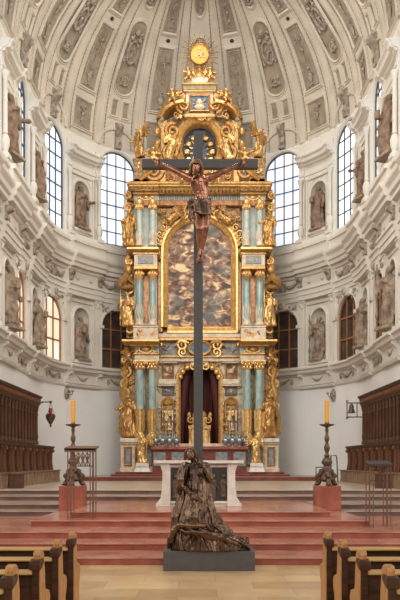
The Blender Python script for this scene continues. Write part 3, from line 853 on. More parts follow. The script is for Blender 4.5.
# side panels between column pairs and arch
for q in (-1, 1):
    D = 34.9
    def qx(o): return AC + q * ax(o, D)
    def qbox(mb, o0, o1, y0, y1, D0, D1):
        a, b = sorted((AC + q * ax(o0, D0), AC + q * ax(o1, D0))); mb._box(a, b, Z(y1, D0), Z(y0, D0), -D1, -D0)
    def qframe(o0, o1, y0, y1, D0, t, name, mm, par=None):
        a, b = sorted((AC + q * ax(o0, D0), AC + q * ax(o1, D0))); z0, z1 = Z(y1, D0), Z(y0, D0)
        mb = MB(); mb.mould([(a, z0), (a, z1), (b, z1), (b, z0)], [(-t, -D0 - .03), (-t, -D0 + .03), (-t * .5, -D0 + .07), (0, -D0 + .05), (0, -D0 - .03)], closed=True)
        return A(mb, name, mm, par)
    m = MB(); qbox(m, 23, 41, 379, 384, 34.82, 35.1); qbox(m, 22.5, 42, 384.5, 386, 34.75, 35.1); qbox(m, 22, 42, 361, 363, 34.75, 35.1); qbox(m, 24, 40.5, 434, 447, 34.75, 35.1)
    A(m, 'panel_cornice', 'cream_marble', bevel=.02)
    m = MB(); qbox(m, 26.5, 36.5, 363.5, 378, 34.95, 35.05); A(m, 'small_painting', 'oil_paint')
    qframe(25.5, 37.5, 362.5, 379, 34.9, .08, 'small_frame', 'gold')
    m = MB(); qbox(m, 26, 37, 387, 394.5, 34.95, 35.05); A(m, 'inset_panel', 'blue_field')
    qframe(25.5, 37.5, 386.5, 395, 34.9, .05, 'inset_frame', 'gold')
    m = MB(); scrollwork(m, *sorted((qx(27), qx(36))), Z(394, D), Z(388, D), -34.9, rng, .16, 1.2); A(m, 'inset_relief', 'gold_bright')
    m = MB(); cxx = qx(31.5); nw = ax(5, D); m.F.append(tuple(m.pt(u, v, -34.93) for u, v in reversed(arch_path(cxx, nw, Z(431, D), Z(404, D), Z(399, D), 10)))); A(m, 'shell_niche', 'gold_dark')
    m = MB(); m.mould(arch_path(cxx, nw, Z(432, D), Z(404, D), Z(399, D), 10), [(-.02, -34.95), (0, -34.83), (.06, -34.8), (.1, -34.95)])
    m._box(cxx - .32, cxx + .32, Z(434, D), Z(431.5, D), -35, -34.6); A(m, 'niche_frame', 'gold')
    m = MB()
    for i in range(7): a = PI * (i + .5) / 7; m.tube([(cxx, Z(405, D), -34.88), (cxx + nw * .9 * cos(a), Z(404, D) + .2 * sin(a), -34.8)], [.02, .05], 6)
    A(m, 'niche_shell', 'gold_bright')
    m = MB(); scrollwork(m, *sorted((qx(38), qx(42.5))), Z(440, D), Z(364, D), -34.88, rng, .17, 1.1); A(m, 'pilaster_relief', 'cream_marble')
    m = MB(); scrollwork(m, *sorted((qx(22.5), qx(25.3))), Z(440, D), Z(386, D), -34.8, rng, .13, 1.4); A(m, 'jamb_relief', 'cream_marble')
    m = MB(); scrollwork(m, *sorted((qx(12), qx(23))), Z(368, D), Z(362, D), -34.8, rng, .2, 1.1); A(m, 'spandrel_relief', 'gold')
    # lower pedestal
    m = MB(); qbox(m, 43, 79, 441, 472, 33.9, 36.4); qbox(m, 42, 80, 438, 442.5, 33.75, 36.4); qbox(m, 42, 80, 468, 472.6, 33.75, 36.4); qbox(m, 41.5, 80.5, 443, 444.2, 33.8, 36.4)
    A(m, 'column_pedestal', 'cream_marble', bevel=.03)
    m = MB(); qbox(m, 68, 75, 447, 465, 33.86, 34.0); qbox(m, 47, 64, 447, 465, 33.86, 34.0); A(m, 'pedestal_panel', 'grey_marble')
    qframe(67.5, 75.5, 446.5, 465.5, 33.85, .07, 'panel_frame', 'gold'); qframe(46.5, 64.5, 446.5, 465.5, 33.85, .07, 'panel_frame', 'gold')
    # wing wall behind the outer statue
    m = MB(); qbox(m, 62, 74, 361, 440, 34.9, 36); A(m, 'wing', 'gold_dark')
    m = MB()
    for (o, y, r0, sg) in ((74, 372, 6, 1), (75, 384, 4, -1), (76, 430, 5, -1), (77, 405, 3.5, 1), (75, 360, 4, 1), (74, 393, 4, 1), (76, 418, 4, 1)):
        m.spiral(AC + q * ax(o, 34.8), Z(y, 34.8), -34.8, ax(r0, 34.8), 1.5, .10, PI / 2, q * sg)
    m.tube([(AC + q * ax(a, 34.8), Z(b, 34.8), -34.8) for a, b in ((70, 362), (76, 370), (73, 382), (77, 395), (74, 405), (78, 418), (77, 430), (73, 440))], [.1, .16, .12, .16, .12, .17, .17, .1], 8)
    scrollwork(m, *sorted((AC + q * ax(64, 34.8), AC + q * ax(76, 34.8))), Z(438, 34.8), Z(362, 34.8), -34.85, rng, .33, 1.3)
    A(m, 'side_scroll', 'gold')
    # lower columns
    for o in (59.5, 47.5):
        D0 = 34.2; u = AC + q * ax(o, D0); r = .175; zb, zt = Z(438, D0), Z(361, D0); zm = Z(410, D0)
        m = MB(); m.lathe([(r * 1.02, zm), (r * 1.0, zm + .5), (r * .9, zt - .42)], u, -D0, 20); cshaft = A(m, 'column', 'teal_marble')
        m = MB(); m.lathe([(r * 1.45, zb), (r * 1.45, zb + .08), (r * 1.3, zb + .14), (r * 1.1, zb + .2), (r * 1.06, zb + .25)] + [(r * (1.08 + .05 * (i % 2)), zb + .3 + (zm - zb - .35) * i / 16) for i in range(17)] + [(r * 1.15, zm), (r * 1.15, zm + .05)], u, -D0, 16)
        for i in range(10): a = 2 * PI * i / 10; m.tube([(u + r * 1.1 * cos(a), zb + .3, -D0 + r * 1.1 * sin(a)), (u + r * 1.14 * cos(a), zm, -D0 + r * 1.14 * sin(a))], .025, 5)
        A(m, 'column_sleeve', 'gold_bright', cshaft)
        m = MB(); zc = zt - .42
        m.lathe([(r * .95, zc), (r * 1.1, zc + .04), (r * .95, zc + .08), (r * 1.05, zc + .2), (r * 1.45, zc + .38)], u, -D0, 16); m._box(u - r * 1.55, u + r * 1.55, zc + .37, zc + .44, -D0 - r * 1.5, -D0 + r * 1.5)
        for j, (rr, vv) in enumerate(((1.15, .12), (1.3, .24))):
            for i in range(8): a = 2 * PI * (i + .5 * j) / 8; m.blob((u + r * rr * cos(a), zc + vv, -D0 + r * rr * sin(a)), (.05, .08, .05), 6, 4)
        for sx in (-1, 1): m.spiral(u + sx * r * 1.25, zc + .32, -D0 + r * 1.3, .07, 1.3, .03, PI / 2, -sx)
        A(m, 'capital', 'gold_bright', cshaft)
    # strip behind the columns
    m = MB(); qbox(m, 43.5, 64, 361, 440, 34.85, 35.1); A(m, 'column_backing', 'pale_teal')
    m = MB()
    for i in range(12): scrollwork(m, *sorted((AC + q * ax(50.5, 34.6), AC + q * ax(56.5, 34.6))), Z(366 + i * 6 + 6, 34.6), Z(366 + i * 6, 34.6), -34.78, rng, .16, .9)
    m._box(AC + q * ax(53.5, 34.6) - .04, AC + q * ax(53.5, 34.6) + .04, Z(439, 34.6), Z(362, 34.6), -34.86, -34.74)
    A(m, 'backing_relief', 'gold_dark')
# entablature of the lower storey
def ent(o_in, o_out, y_list, Dback, mats, name, q):
    for (y0, y1, grow, dd, mm) in y_list:
        m = MB(); Df = Dback - dd
        a, b = sorted((AC + q * ax(o_in, Df), AC + q * ax(o_out + grow, Df)))
        m._box(a, b, Z(y1, Df), Z(y0, Df), -Dback - .4, -Df)
        A(m, name, mm, bevel=.02)
for q in (-1, 1):
    ent(40.5, 66, [(354, 361, -1, .95, 'cream_marble'), (352.5, 354.5, 0, 1.05, 'gold'), (345.5, 353, -1, .9, 'pale_teal'), (343, 346, 4, 1.25, 'gold_bright'), (341, 343.5, 8, 1.5, 'gold'), (339, 341.4, 12, 1.75, 'gold_bright')], 35.1, None, 'entablature_block', q)
    m = MB(); u = AC + q * ax(54, 34); cartouche(m, u, Z(349, 34.1), .3, .16, -34.12, .045); m.blob((u, Z(349, 34.1), -34.12), (.2, .12, .08)); A(m, 'entablature_cartouche', 'gold_bright')
    m = MB()
    for i in range(9): m._box(u - .75 + i * .18, u - .68 + i * .18, Z(345.8, 34), Z(343, 34), -34.3, -33.95)
    A(m, 'dentil_row', 'gold')
m = MB(); D = 34.95
abox(m, -41, 41, 357, 361.5, 34.7, 35.4); A(m, 'architrave', 'cream_marble', bevel=.02)
m = MB(); abox(m, -41, 41, 355.6, 357.4, 34.6, 35.4); abox(m, -41, 41, 337.5, 340.5, 34.5, 35.4); A(m, 'architrave_moulding', 'gold', bevel=.02)
m = MB(); abox(m, -41, 41, 340, 356, 34.85, 35.4); A(m, 'frieze', 'cream_marble')
for q in (-1, 1):
    m = MB(); a, b = sorted((AC + q * ax(17, 34.8), AC + q * ax(40, 34.8))); m._box(a, b, Z(354, 34.8), Z(342.5, 34.8), -35, -34.8); A(m, 'frieze_panel', 'grey_marble')
    m = MB(); scrollwork(m, a, b, Z(353, 34.8), Z(343.5, 34.8), -34.77, rng, .22, 1.2); A(m, 'frieze_relief', 'gold_dark')
m = MB(); D = 34.6; m.lathe([(.0001, 0), (.42, .02), (.42, .06)], 0, 0, 24, caps=False) if False else None
n_ = 28; poly = [(AC + .46 * cos(2 * PI * i / n_), Z(348, D) + .27 * sin(2 * PI * i / n_)) for i in range(n_)]
m.prism(poly, -34.9, -34.62); A(m, 'oval_plaque', 'blue_field')
m = MB(); m.mould(poly[::-1], [(-.03, -34.65), (0, -34.55), (.08, -34.5), (.13, -34.6), (.13, -34.9)], closed=True)
for q in (-1, 1):
    m.spiral(AC + q * .78, Z(345, D), -34.6, .26, 1.4, .08, PI / 2, -q); m.spiral(AC + q * .78, Z(352, D), -34.6, .22, 1.4, .07, -PI / 2, q)
    m.tube([(AC + q * .5, Z(343, D), -34.55), (AC + q * .85, Z(341, D), -34.55), (AC + q * 1.2, Z(346, D), -34.6)], [.05, .1, .03], 7)
A(m, 'plaque_scrolls', 'gold_bright')
# second storey wall with painting
m = MB(); D = 35.2
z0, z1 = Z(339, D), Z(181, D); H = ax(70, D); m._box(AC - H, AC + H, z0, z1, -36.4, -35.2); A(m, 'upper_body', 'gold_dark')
m = MB(); abox(m, -41, 41, 333.5, 337.5, 34.7, 35.3); A(m, 'painting_sill', 'cream_marble', bevel=.02)
D = 34.95; pw = ax(32, D)
pp = arch_path(AC, pw, Z(327.5, D), Z(252, D), Z(221, D), 20)
m = MB(); m.F.append(tuple(m.pt(u, v, -34.99) for u, v in reversed(pp))); A(m, 'painting', 'oil_paint')
m = MB(); m.mould(pp + [pp[0]], [(-.04, -35), (-.03, -34.9), (.06, -34.82), (.08, -34.86), (.20, -34.75), (.28, -34.75), (.30, -34.9), (.30, -35.25)]); A(m, 'painting_frame', 'gold_bright')
for q in (-1, 1):
    m = MB(); a, b = sorted((AC + q * ax(38.5, 35), AC + q * ax(41.5, 35))); m._box(a, b, Z(332, 35), Z(262, 35), -35.3, -34.98); A(m, 'side_strip', 'gold_red')
    m = MB(); a, b = sorted((AC + q * ax(37.2, 35), AC + q * ax(38.4, 35))); m._box(a, b, Z(332, 35), Z(255, 35), -35.3, -34.9); A(m, 'side_fillet', 'gold')
# gilded work round the arch of the painting
for q in (-1, 1):
    m = MB(); D = 34.9
    for i in range(15):
        a = R_(8 + i * 6); rr = 37 + 3.2
        u = AC + q * ax(rr * cos(a) * .98, D); v = Z(252, D) + ax(33.5, D) * sin(a) + .12
        m.blob((u, v, -34.85), (.13, .13, .1), 8, 5)
        if i % 2 == 0: m.spiral(u + q * .12, v + .16, -34.82, .17, 1.3, .055, a, q)
    scrollwork(m, *sorted((AC + q * ax(30, D), AC + q * ax(42, D))), Z(226, D), Z(206, D), -34.9, rng, .3, 1.5)
    scrollwork(m, *sorted((AC + q * ax(38, D), AC + q * ax(43, D))), Z(262, D), Z(226, D), -34.9, rng, .2, 1.2)
    scrollwork(m, *sorted((AC + q * ax(4, D), AC + q * ax(30, D))), Z(214, D), Z(205, D), -34.9, rng, .26, 1.5)
    A(m, 'arch_relief', 'gold')
    # pedestals, twin columns in two tiers
    m = MB(); qb = lambda o0, o1, y0, y1, D0, D1: m._box(*sorted((AC + q * ax(o0, D0), AC + q * ax(o1, D0))), Z(y1, D0), Z(y0, D0), -D1, -D0)
    qb(41.5, 66.5, 327, 339.3, 34.0, 35.3); qb(41, 67, 325.5, 327.5, 33.95, 35.3); A(m, 'column_pedestal', 'cream_marble', bevel=.03)
    m = MB(); scrollwork(m, *sorted((AC + q * ax(43, 34), AC + q * ax(65, 34))), Z(338, 34), Z(328, 34), -34.0, rng, .25, 1.1); A(m, 'pedestal_relief', 'gold')
    m = MB(); qb(42.5, 65.5, 205, 325, 34.75, 35.3); A(m, 'column_backing', 'pale_teal')
    m = MB(); qb(50.7, 56.3, 272, 322, 34.7, 35.3); A(m, 'backing_strip', 'gold_red')
    for tier, (yb, yt) in enumerate(((325.5, 268), (246, 201))):
        for o in (60.2, 47):
            D0 = 34.35; u = AC + q * ax(o, D0); r = .155 if tier == 0 else .13; zb, zt = Z(yb, D0), Z(yt, D0)
            m = MB(); m.lathe([(r * 1.05, zb + .1), (r * 1.05, zb + .5), (r, zt - .4)], u, -D0, 18); sh = A(m, 'column', 'teal_marble' if tier == 0 else 'pale_teal')
            m = MB(); m.lathe([(r * 1.4, zb), (r * 1.4, zb + .1), (r * 1.15, zb + .18), (r * 1.12, zb + .3)], u, -D0, 14)
            hgt = .75 if tier == 0 else .5
            for i in range(8):
                a = 2 * PI * i / 8
                m.tube([(u + r * 1.1 * cos(a), zb + .25, -D0 + r * 1.1 * sin(a)), (u + r * 1.12 * cos(a + .4), zb + .2 + hgt * .5, -D0 + r * 1.12 * sin(a + .4)), (u + r * 1.06 * cos(a), zb + .2 + hgt, -D0 + r * 1.06 * sin(a))], [.02, .04, .012], 5)
            A(m, 'column_base', 'cream_marble', sh)
            m = MB(); zc = zt - .46
            m.lathe([(r * .98, zc), (r * 1.15, zc + .05), (r * 1.0, zc + .12), (r * 1.2, zc + .3), (r * 1.5, zc + .4), (r * 1.5, zc + .46)], u, -D0, 16)
            for i in range(8): a = 2 * PI * i / 8; m.blob((u + r * 1.2 * cos(a), zc + .2, -D0 + r * 1.2 * sin(a)), (.055, .13, .055), 6, 4)
            A(m, 'capital', 'gold_bright', sh)
            if tier == 0:
                m = MB()
                for i in range(5): m.tube([(u + (i - 2) * .06, zc + .05, -D0 + r * 1.1), (u + (i - 2) * .05, zc - .28 + abs(i - 2) * .08, -D0 + r * 1.15)], [.035, .008], 5)
                A(m, 'capital_tassel', 'gold', sh)
    m = MB(); qb(42.5, 65.5, 254, 267.5, 34.05, 35.3); A(m, 'plaque_block', 'cream_marble', bevel=.02)
    m = MB(); qb(46.5, 61.5, 255.5, 263.5, 33.99, 34.2); A(m, 'plaque_field', 'grey_marble')
    m = MB(); u0, u1 = sorted((AC + q * ax(47.5, 34), AC + q * ax(60.5, 34))); scrollwork(m, u0, u1, Z(263, 34), Z(256, 34), -33.98, rng, .17, 1.2); A(m, 'plaque_relief', 'cream_marble')
    m = MB(); qb(42, 66, 265.5, 269, 34.0, 35.3); A(m, 'plaque_base', 'gold', bevel=.02)
    for (y0, y1, g, dd) in ((251, 254.2, 0, 1.3), (249, 251.4, 3, 1.45), (246.6, 249.3, 6, 1.65)):
        m = MB(); Df = 35.3 - dd; m._box(*sorted((AC + q * ax(41, Df), AC + q * ax(67 + g, Df))), Z(y1, Df), Z(y0, Df), -35.6, -Df); A(m, 'tier_cornice', 'gold_bright' if g != 3 else 'gold', bevel=.03)
    # outer wing with brackets for the figures
    m = MB(); D = 34.7
    for (o, y, r0, sg) in ((71, 290, 5, 1), (70, 262, 4, -1), (72, 276, 4.5, 1), (70, 240, 3.5, 1), (71, 208, 4, -1), (70, 330, 4, 1), (72, 196, 4, 1)):
        m.spiral(AC + q * ax(o, D), Z(y, D), -34.65, ax(r0, D), 1.5, .09, PI / 2, q * sg)
    scrollwork(m, *sorted((AC + q * ax(65, D), AC + q * ax(73, D))), Z(337, D), Z(254, D), -34.75, rng, .3, 1.4)
    scrollwork(m, *sorted((AC + q * ax(65, D), AC + q * ax(71, D))), Z(246, D), Z(190, D), -34.75, rng, .28, 1.4)
    # canopy over the lower figure
    m.tube([(AC + q * ax(66, D), Z(284, D), -34.4), (AC + q * ax(71, D), Z(279, D), -34.2), (AC + q * ax(77, D), Z(283, D), -34.3), (AC + q * ax(79, D), Z(288, D), -34.4)], [.1, .17, .17, .08], 8)
    m.blob((AC + q * ax(72, D), Z(289, D), -34.45), (.3, .13, .25)); m.blob((AC + q * ax(71, D), Z(271, D), -34.45), (.2, .28, .16))
    A(m, 'side_ornament', 'gold')
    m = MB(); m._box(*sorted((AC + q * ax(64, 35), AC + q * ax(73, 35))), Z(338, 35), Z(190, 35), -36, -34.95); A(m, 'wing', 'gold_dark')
# crowning entablature
for (y0, y1, oo, Df, mm) in ((200, 205.5, 66, 34.5, 'gold_red'), (193.5, 200, 66, 34.55, 'pale_teal'), (190.5, 194, 67, 34.3, 'gold'), (186, 190.8, 69, 34.1, 'gold_dark'), (183.5, 186.3, 71, 33.9, 'gold_bright'), (181.3, 183.8, 73, 33.8, 'gold')):
    m = MB(); Dm = Df + .35
    m._box(AC - ax(41, Dm), AC + ax(41, Dm), Z(y1, Dm), Z(y0, Dm), -35.8, -Dm)
    for q in (-1, 1): m._box(*sorted((AC + q * ax(40.5, Df), AC + q * ax(oo, Df))), Z(y1, Df), Z(y0, Df), -35.8, -Df)
    A(m, 'crown_cornice', mm, bevel=.02)
m = MB(); D = 34.15
for i in range(36):
    o = -69 + 138 * (i + .5) / 36; d0 = .0 if abs(o) > 41 else .35; u = AC + ax(o, D)
    m.prismU([(-D - d0, Z(191, D)), (-D - d0 + .12, Z(190, D)), (-D - d0 + .26, Z(187, D)), (-D - d0, Z(187, D))], u - .055, u + .055)
A(m, 'modillion_row', 'gold_bright')
m = MB(); D = 34.9
for i in range(34): o = -39 + 78 * (i + .5) / 34; u = AC + ax(o, D); m._box(u - .025, u + .025, Z(199.3, D), Z(194.5, D), -34.9, -34.86)
A(m, 'frieze_flutes', 'grey_marble')
for q in (-1, 1):
    m = MB(); u = AC + q * ax(53.5, 34.5); cartouche(m, u, Z(197, 34.5), .28, .12, -34.52, .04); m.blob((u, Z(197, 34.5), -34.52), (.17, .09, .07)); scrollwork(m, u - .55, u + .55, Z(205, 34.5), Z(201, 34.5), -34.48, rng, .15, 1.2); A(m, 'frieze_cartouche', 'gold_bright')
# attic storey
D = 34.8
m = MB(); aw = ax(17, D)
abox(m, -39, 39, 165, 182, 34.9, 35.9); A(m, 'attic_plinth', 'gold_red')
m = MB()
for q in (-1, 1):
    D0 = 34.85; P2 = [(AC + q * ax(39, D0), Z(166, D0)), (AC + q * ax(39, D0), Z(121, D0)), (AC, Z(113, D0))]
    arc = [(AC + q * ax(20, D0) * sin(PI * i / 14 * .5 * 2 * .5), Z(146, D0) + ax(23, D0) * cos(PI * i / 14 * .5)) for i in range(15)]
    P2 += arc + [(AC + q * ax(20, D0), Z(166, D0))]
    m.prism(P2 if q < 0 else P2[::-1], -35.8, -34.85)
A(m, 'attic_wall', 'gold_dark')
m = MB(); ov = [(AC + ax(19.5, D) * cos(2 * PI * i / 28), Z(146, D) + ax(24, D) * sin(2 * PI * i / 28)) for i in range(28)]
m.mould(ov[::-1], [(-.1, -35.2), (-.06, -34.75), (.03, -34.65), (.09, -34.72), (.2, -34.62), (.27, -34.65), (.29, -34.9)], closed=True); A(m, 'oval_frame', 'gold_bright')
m = MB(); m.F.append(tuple(m.pt(u, v, -35.5) for u, v in ov)); A(m, 'oval_backing', 'blue_field')
m = MB()
for i in range(12): a = 2 * PI * i / 12 + .2; m.tube([(AC + .35 * cos(a), Z(146, D) + .4 * sin(a), -35.4), (AC + .78 * cos(a), Z(146, D) + .95 * sin(a), -35.35)], [.05, .015], 5)
for i in range(12): a = 2 * PI * i / 12; m.blob((AC + .6 * cos(a), Z(148, D) + .75 * sin(a), -35.25), (.16, .13, .1), 8, 5)
A(m, 'glory_relief', 'gold_bright')
for q in (-1, 1):
    m = MB(); D0 = 34.6
    def bb(o0, o1, y0, y1, D1=35.6): m._box(*sorted((AC + q * ax(o0, D0), AC + q * ax(o1, D0))), Z(y1, D0), Z(y0, D0), -D1, -D0)
    bb(34, 39, 128, 166); bb(33, 40.5, 124.5, 128.5); bb(32, 42, 120, 125); bb(33, 41, 166, 169); bb(33.5, 40, 169, 182)
    A(m, 'attic_pier', 'gold_bright', bevel=.04)
    m = MB(); scrollwork(m, *sorted((AC + q * ax(20, D0), AC + q * ax(34, D0))), Z(166, D0), Z(118, D0), -34.7, rng, .42, 1.5)
    scrollwork(m, *sorted((AC + q * ax(22, D0), AC + q * ax(34, D0))), Z(180, D0), Z(168, D0), -34.8, rng, .4, 1.4)
    m.spiral(AC + q * ax(28, D0), Z(152, D0), -34.6, .42, 1.6, .12, -PI / 2, q); m.spiral(AC + q * ax(27, D0), Z(131, D0), -34.6, .36, 1.6, .11, PI / 2, -q)
    A(m, 'attic_scroll', 'gold')
    m = MB(); m.spiral(AC + q * ax(46, D0), Z(172, D0), -34.6, .42, 1.6, .12, 0, q); m.tube([(AC + q * ax(40, D0), Z(140, D0), -34.6), (AC + q * ax(44, D0), Z(150, D0), -34.5), (AC + q * ax(43, D0), Z(162, D0), -34.6), (AC + q * ax(50, D0), Z(172, D0), -34.6), (AC + q * ax(60, D0), Z(180, D0), -34.6)], [.06, .14, .13, .17, .1], 8)
    for yy in (132, 145, 158): m.blob((AC + q * ax(42.5, D0), Z(yy, D0), -34.6), (.15, .22, .15))
    A(m, 'volute', 'gold')
    m = MB(); bb(50, 66, 160, 182, 35.4); bb(49, 67, 158, 160.5, 35.5); bb(49, 67, 178, 182, 35.5); A(m, 'acroterion_pedestal', 'gold_dark', bevel=.03)
    m = MB(); scrollwork(m, *sorted((AC + q * ax(51, D0), AC + q * ax(65, D0))), Z(177, D0), Z(161, D0), -34.58, rng, .3, 1.2); A(m, 'pedestal_relief', 'gold_bright')
    # segment of the broken pediment
    m = MB(); pts = []
    for i in range(13):
        t = i / 12; a = R_(6 + 80 * t); pts.append((AC + q * ax(14 + 26 * cos(a), D0), Z(122, D0) + ax(20, D0) * sin(a)))
    m.mould(pts if q < 0 else pts, [(-.16, -35.3), (-.16, -34.5), (-.05, -34.42), (.02, -34.3), (.16, -34.25), (.2, -34.4), (.2, -35.3)] if q > 0 else [(.16, -35.3), (.16, -34.5), (.05, -34.42), (-.02, -34.3), (-.16, -34.25), (-.2, -34.4), (-.2, -35.3)])
    ue, ve = pts[-1]; m.spiral(ue - q * .05, ve - .22, -34.45, .26, 1.5, .09, PI / 2, -q)
    A(m, 'pediment_segment', 'gold')
    m = MB(); scrollwork(m, *sorted((AC + q * ax(15, D0), AC + q * ax(34, D0))), Z(121, D0), Z(108, D0), -34.6, rng, .4, 1.4); A(m, 'pediment_relief', 'gold_bright')
# top block with blue panel
m = MB(); D0 = 34.6
abox(m, -14, 14, 91, 114, D0, 35.5); A(m, 'top_block', 'cream_marble', bevel=.03)
m = MB(); abox(m, -16.5, 16.5, 88.5, 91.5, 34.5, 35.5); abox(m, -18, 18, 82.5, 84, 34.3, 35.5); abox(m, -13, 13, 74, 76.5, 34.6, 35.4); abox(m, -15.5, 15.5, 113.5, 117, 34.45, 35.5); A(m, 'top_moulding', 'gold_bright', bevel=.03)
m = MB(); abox(m, -17, 17, 83.5, 89, 34.45, 35.5); abox(m, -14, 14, 76, 83, 34.6, 35.4); A(m, 'top_cornice', 'cream_marble', bevel=.04)
m = MB(); abox(m, -8.5, 8.5, 96, 110, 34.53, 34.7); A(m, 'blue_panel', 'blue_field')
m = MB(); a_, b_ = AC - ax(8.5, 34.5), AC + ax(8.5, 34.5); m.mould([(a_, Z(110, 34.5)), (a_, Z(96, 34.5)), (b_, Z(96, 34.5)), (b_, Z(110, 34.5))], [(-.03, -34.6), (0, -34.48), (.06, -34.45), (.1, -34.6)], closed=True); A(m, 'panel_frame', 'gold')
m = MB(); m.blob((AC, Z(102.5, 34.5), -34.5), (.13, .17, .1)); m.blob((AC, Z(107, 34.5), -34.5), (.24, .14, .08)); A(m, 'bust_relief', 'cream_marble')
m = MB()
for q in (-1, 1):
    for i in range(3): m.tube([(AC + q * .05, Z(104, 34.5), -34.52), (AC + q * (.28), Z(100 + 4 * i, 34.5), -34.5)], [.05, .03], 6)
    m.spiral(AC + q * ax(17, D0), Z(107, D0), -34.55, .3, 1.5, .1, -PI / 2, q); m.spiral(AC + q * ax(17.5, D0), Z(97, D0), -34.55, .2, 1.5, .08, PI / 2, -q)
    m.tube([(AC + q * ax(15, D0), Z(93, D0), -34.6), (AC + q * ax(19, D0), Z(100, D0), -34.55), (AC + q * ax(18, D0), Z(112, D0), -34.55)], [.06, .13, .1], 8)
scrollwork(m, AC - ax(14, D0), AC + ax(14, D0), Z(122, D0), Z(116, D0), -34.5, rng, .3, 1.6)
A(m, 'top_scrolls', 'gold')
m = MB()
for i in range(7):
    o = -9 + 3 * i; m.tube([(AC + ax(o * .8, D0), Z(75, D0), -34.9), (AC + ax(o * 1.1, D0), Z(70, D0), -34.8), (AC + ax(o * .6, D0), Z(67.5, D0), -34.9)], [.09, .12, .03], 7)
m.lathe([(.35, Z(76, D0)), (.3, Z(72, D0)), (.14, Z(69, D0)), (.1, Z(66, D0)), (.16, Z(64.5, D0)), (.06, Z(62.5, D0))], AC, -34.9, 12)
A(m, 'crest', 'gold')
# sunburst
sun = empty('sunburst', (AC, 34.9, Z(64, 34.9)), 'round golden sun disc with letters and thin dark rays crowning the altarpiece', 'sunburst')
m = MB(); zc = Z(54.5, 34.9); rr = ax(9.3, 34.9)
ci = [(AC + rr * cos(2 * PI * i / 36), zc + 1.12 * rr * sin(2 * PI * i / 36)) for i in range(36)]
m.prism(ci, -34.98, -34.88); build(m, 'disc', 'sun_gold', sun)
m = MB(); m.mould(ci[::-1], [(-.05, -34.9), (-.04, -34.84), (0, -34.82), (.03, -34.9)], closed=True); build(m, 'disc_rim', 'gold', sun)
m = MB()
for i in range(44):
    a = 2 * PI * i / 44; L = ax(20 if i % 2 else 16, 34.9); w_ = .035
    m.tube([(AC + rr * cos(a), zc + 1.1 * rr * sin(a), -34.95), (AC + L * cos(a), zc + 1.1 * L * sin(a), -34.95)], [w_, .012], 5)
build(m, 'rays', 'gold_dark', sun)
def text_mesh(body, size, ext):
    cu = bpy.data.curves.new('lettering', 'FONT'); cu.body = body; cu.size = size; cu.extrude = ext; cu.align_x = 'CENTER'
    ob = bpy.data.objects.new('lettering_tmp', cu); COL.objects.link(ob)
    dg = bpy.context.evaluated_depsgraph_get(); dg.update()
    me = bpy.data.meshes.new_from_object(ob.evaluated_get(dg)); bpy.data.objects.remove(ob); return me
t_ = build(None, 'lettering', 'gold_dark', sun, mesh=text_mesh('IHS', .36, .02)); t_.rotation_euler = (PI / 2, 0, 0); t_.location = Vector((AC, 34.86, zc - .16)) - wloc(sun)
m = MB(); m._box(AC - .015, AC + .015, zc + .1, zc + .34, -34.88, -34.84); m._box(AC - .08, AC + .08, zc + .22, zc + .25, -34.88, -34.84); build(m, 'letter_cross', 'gold_dark', sun)

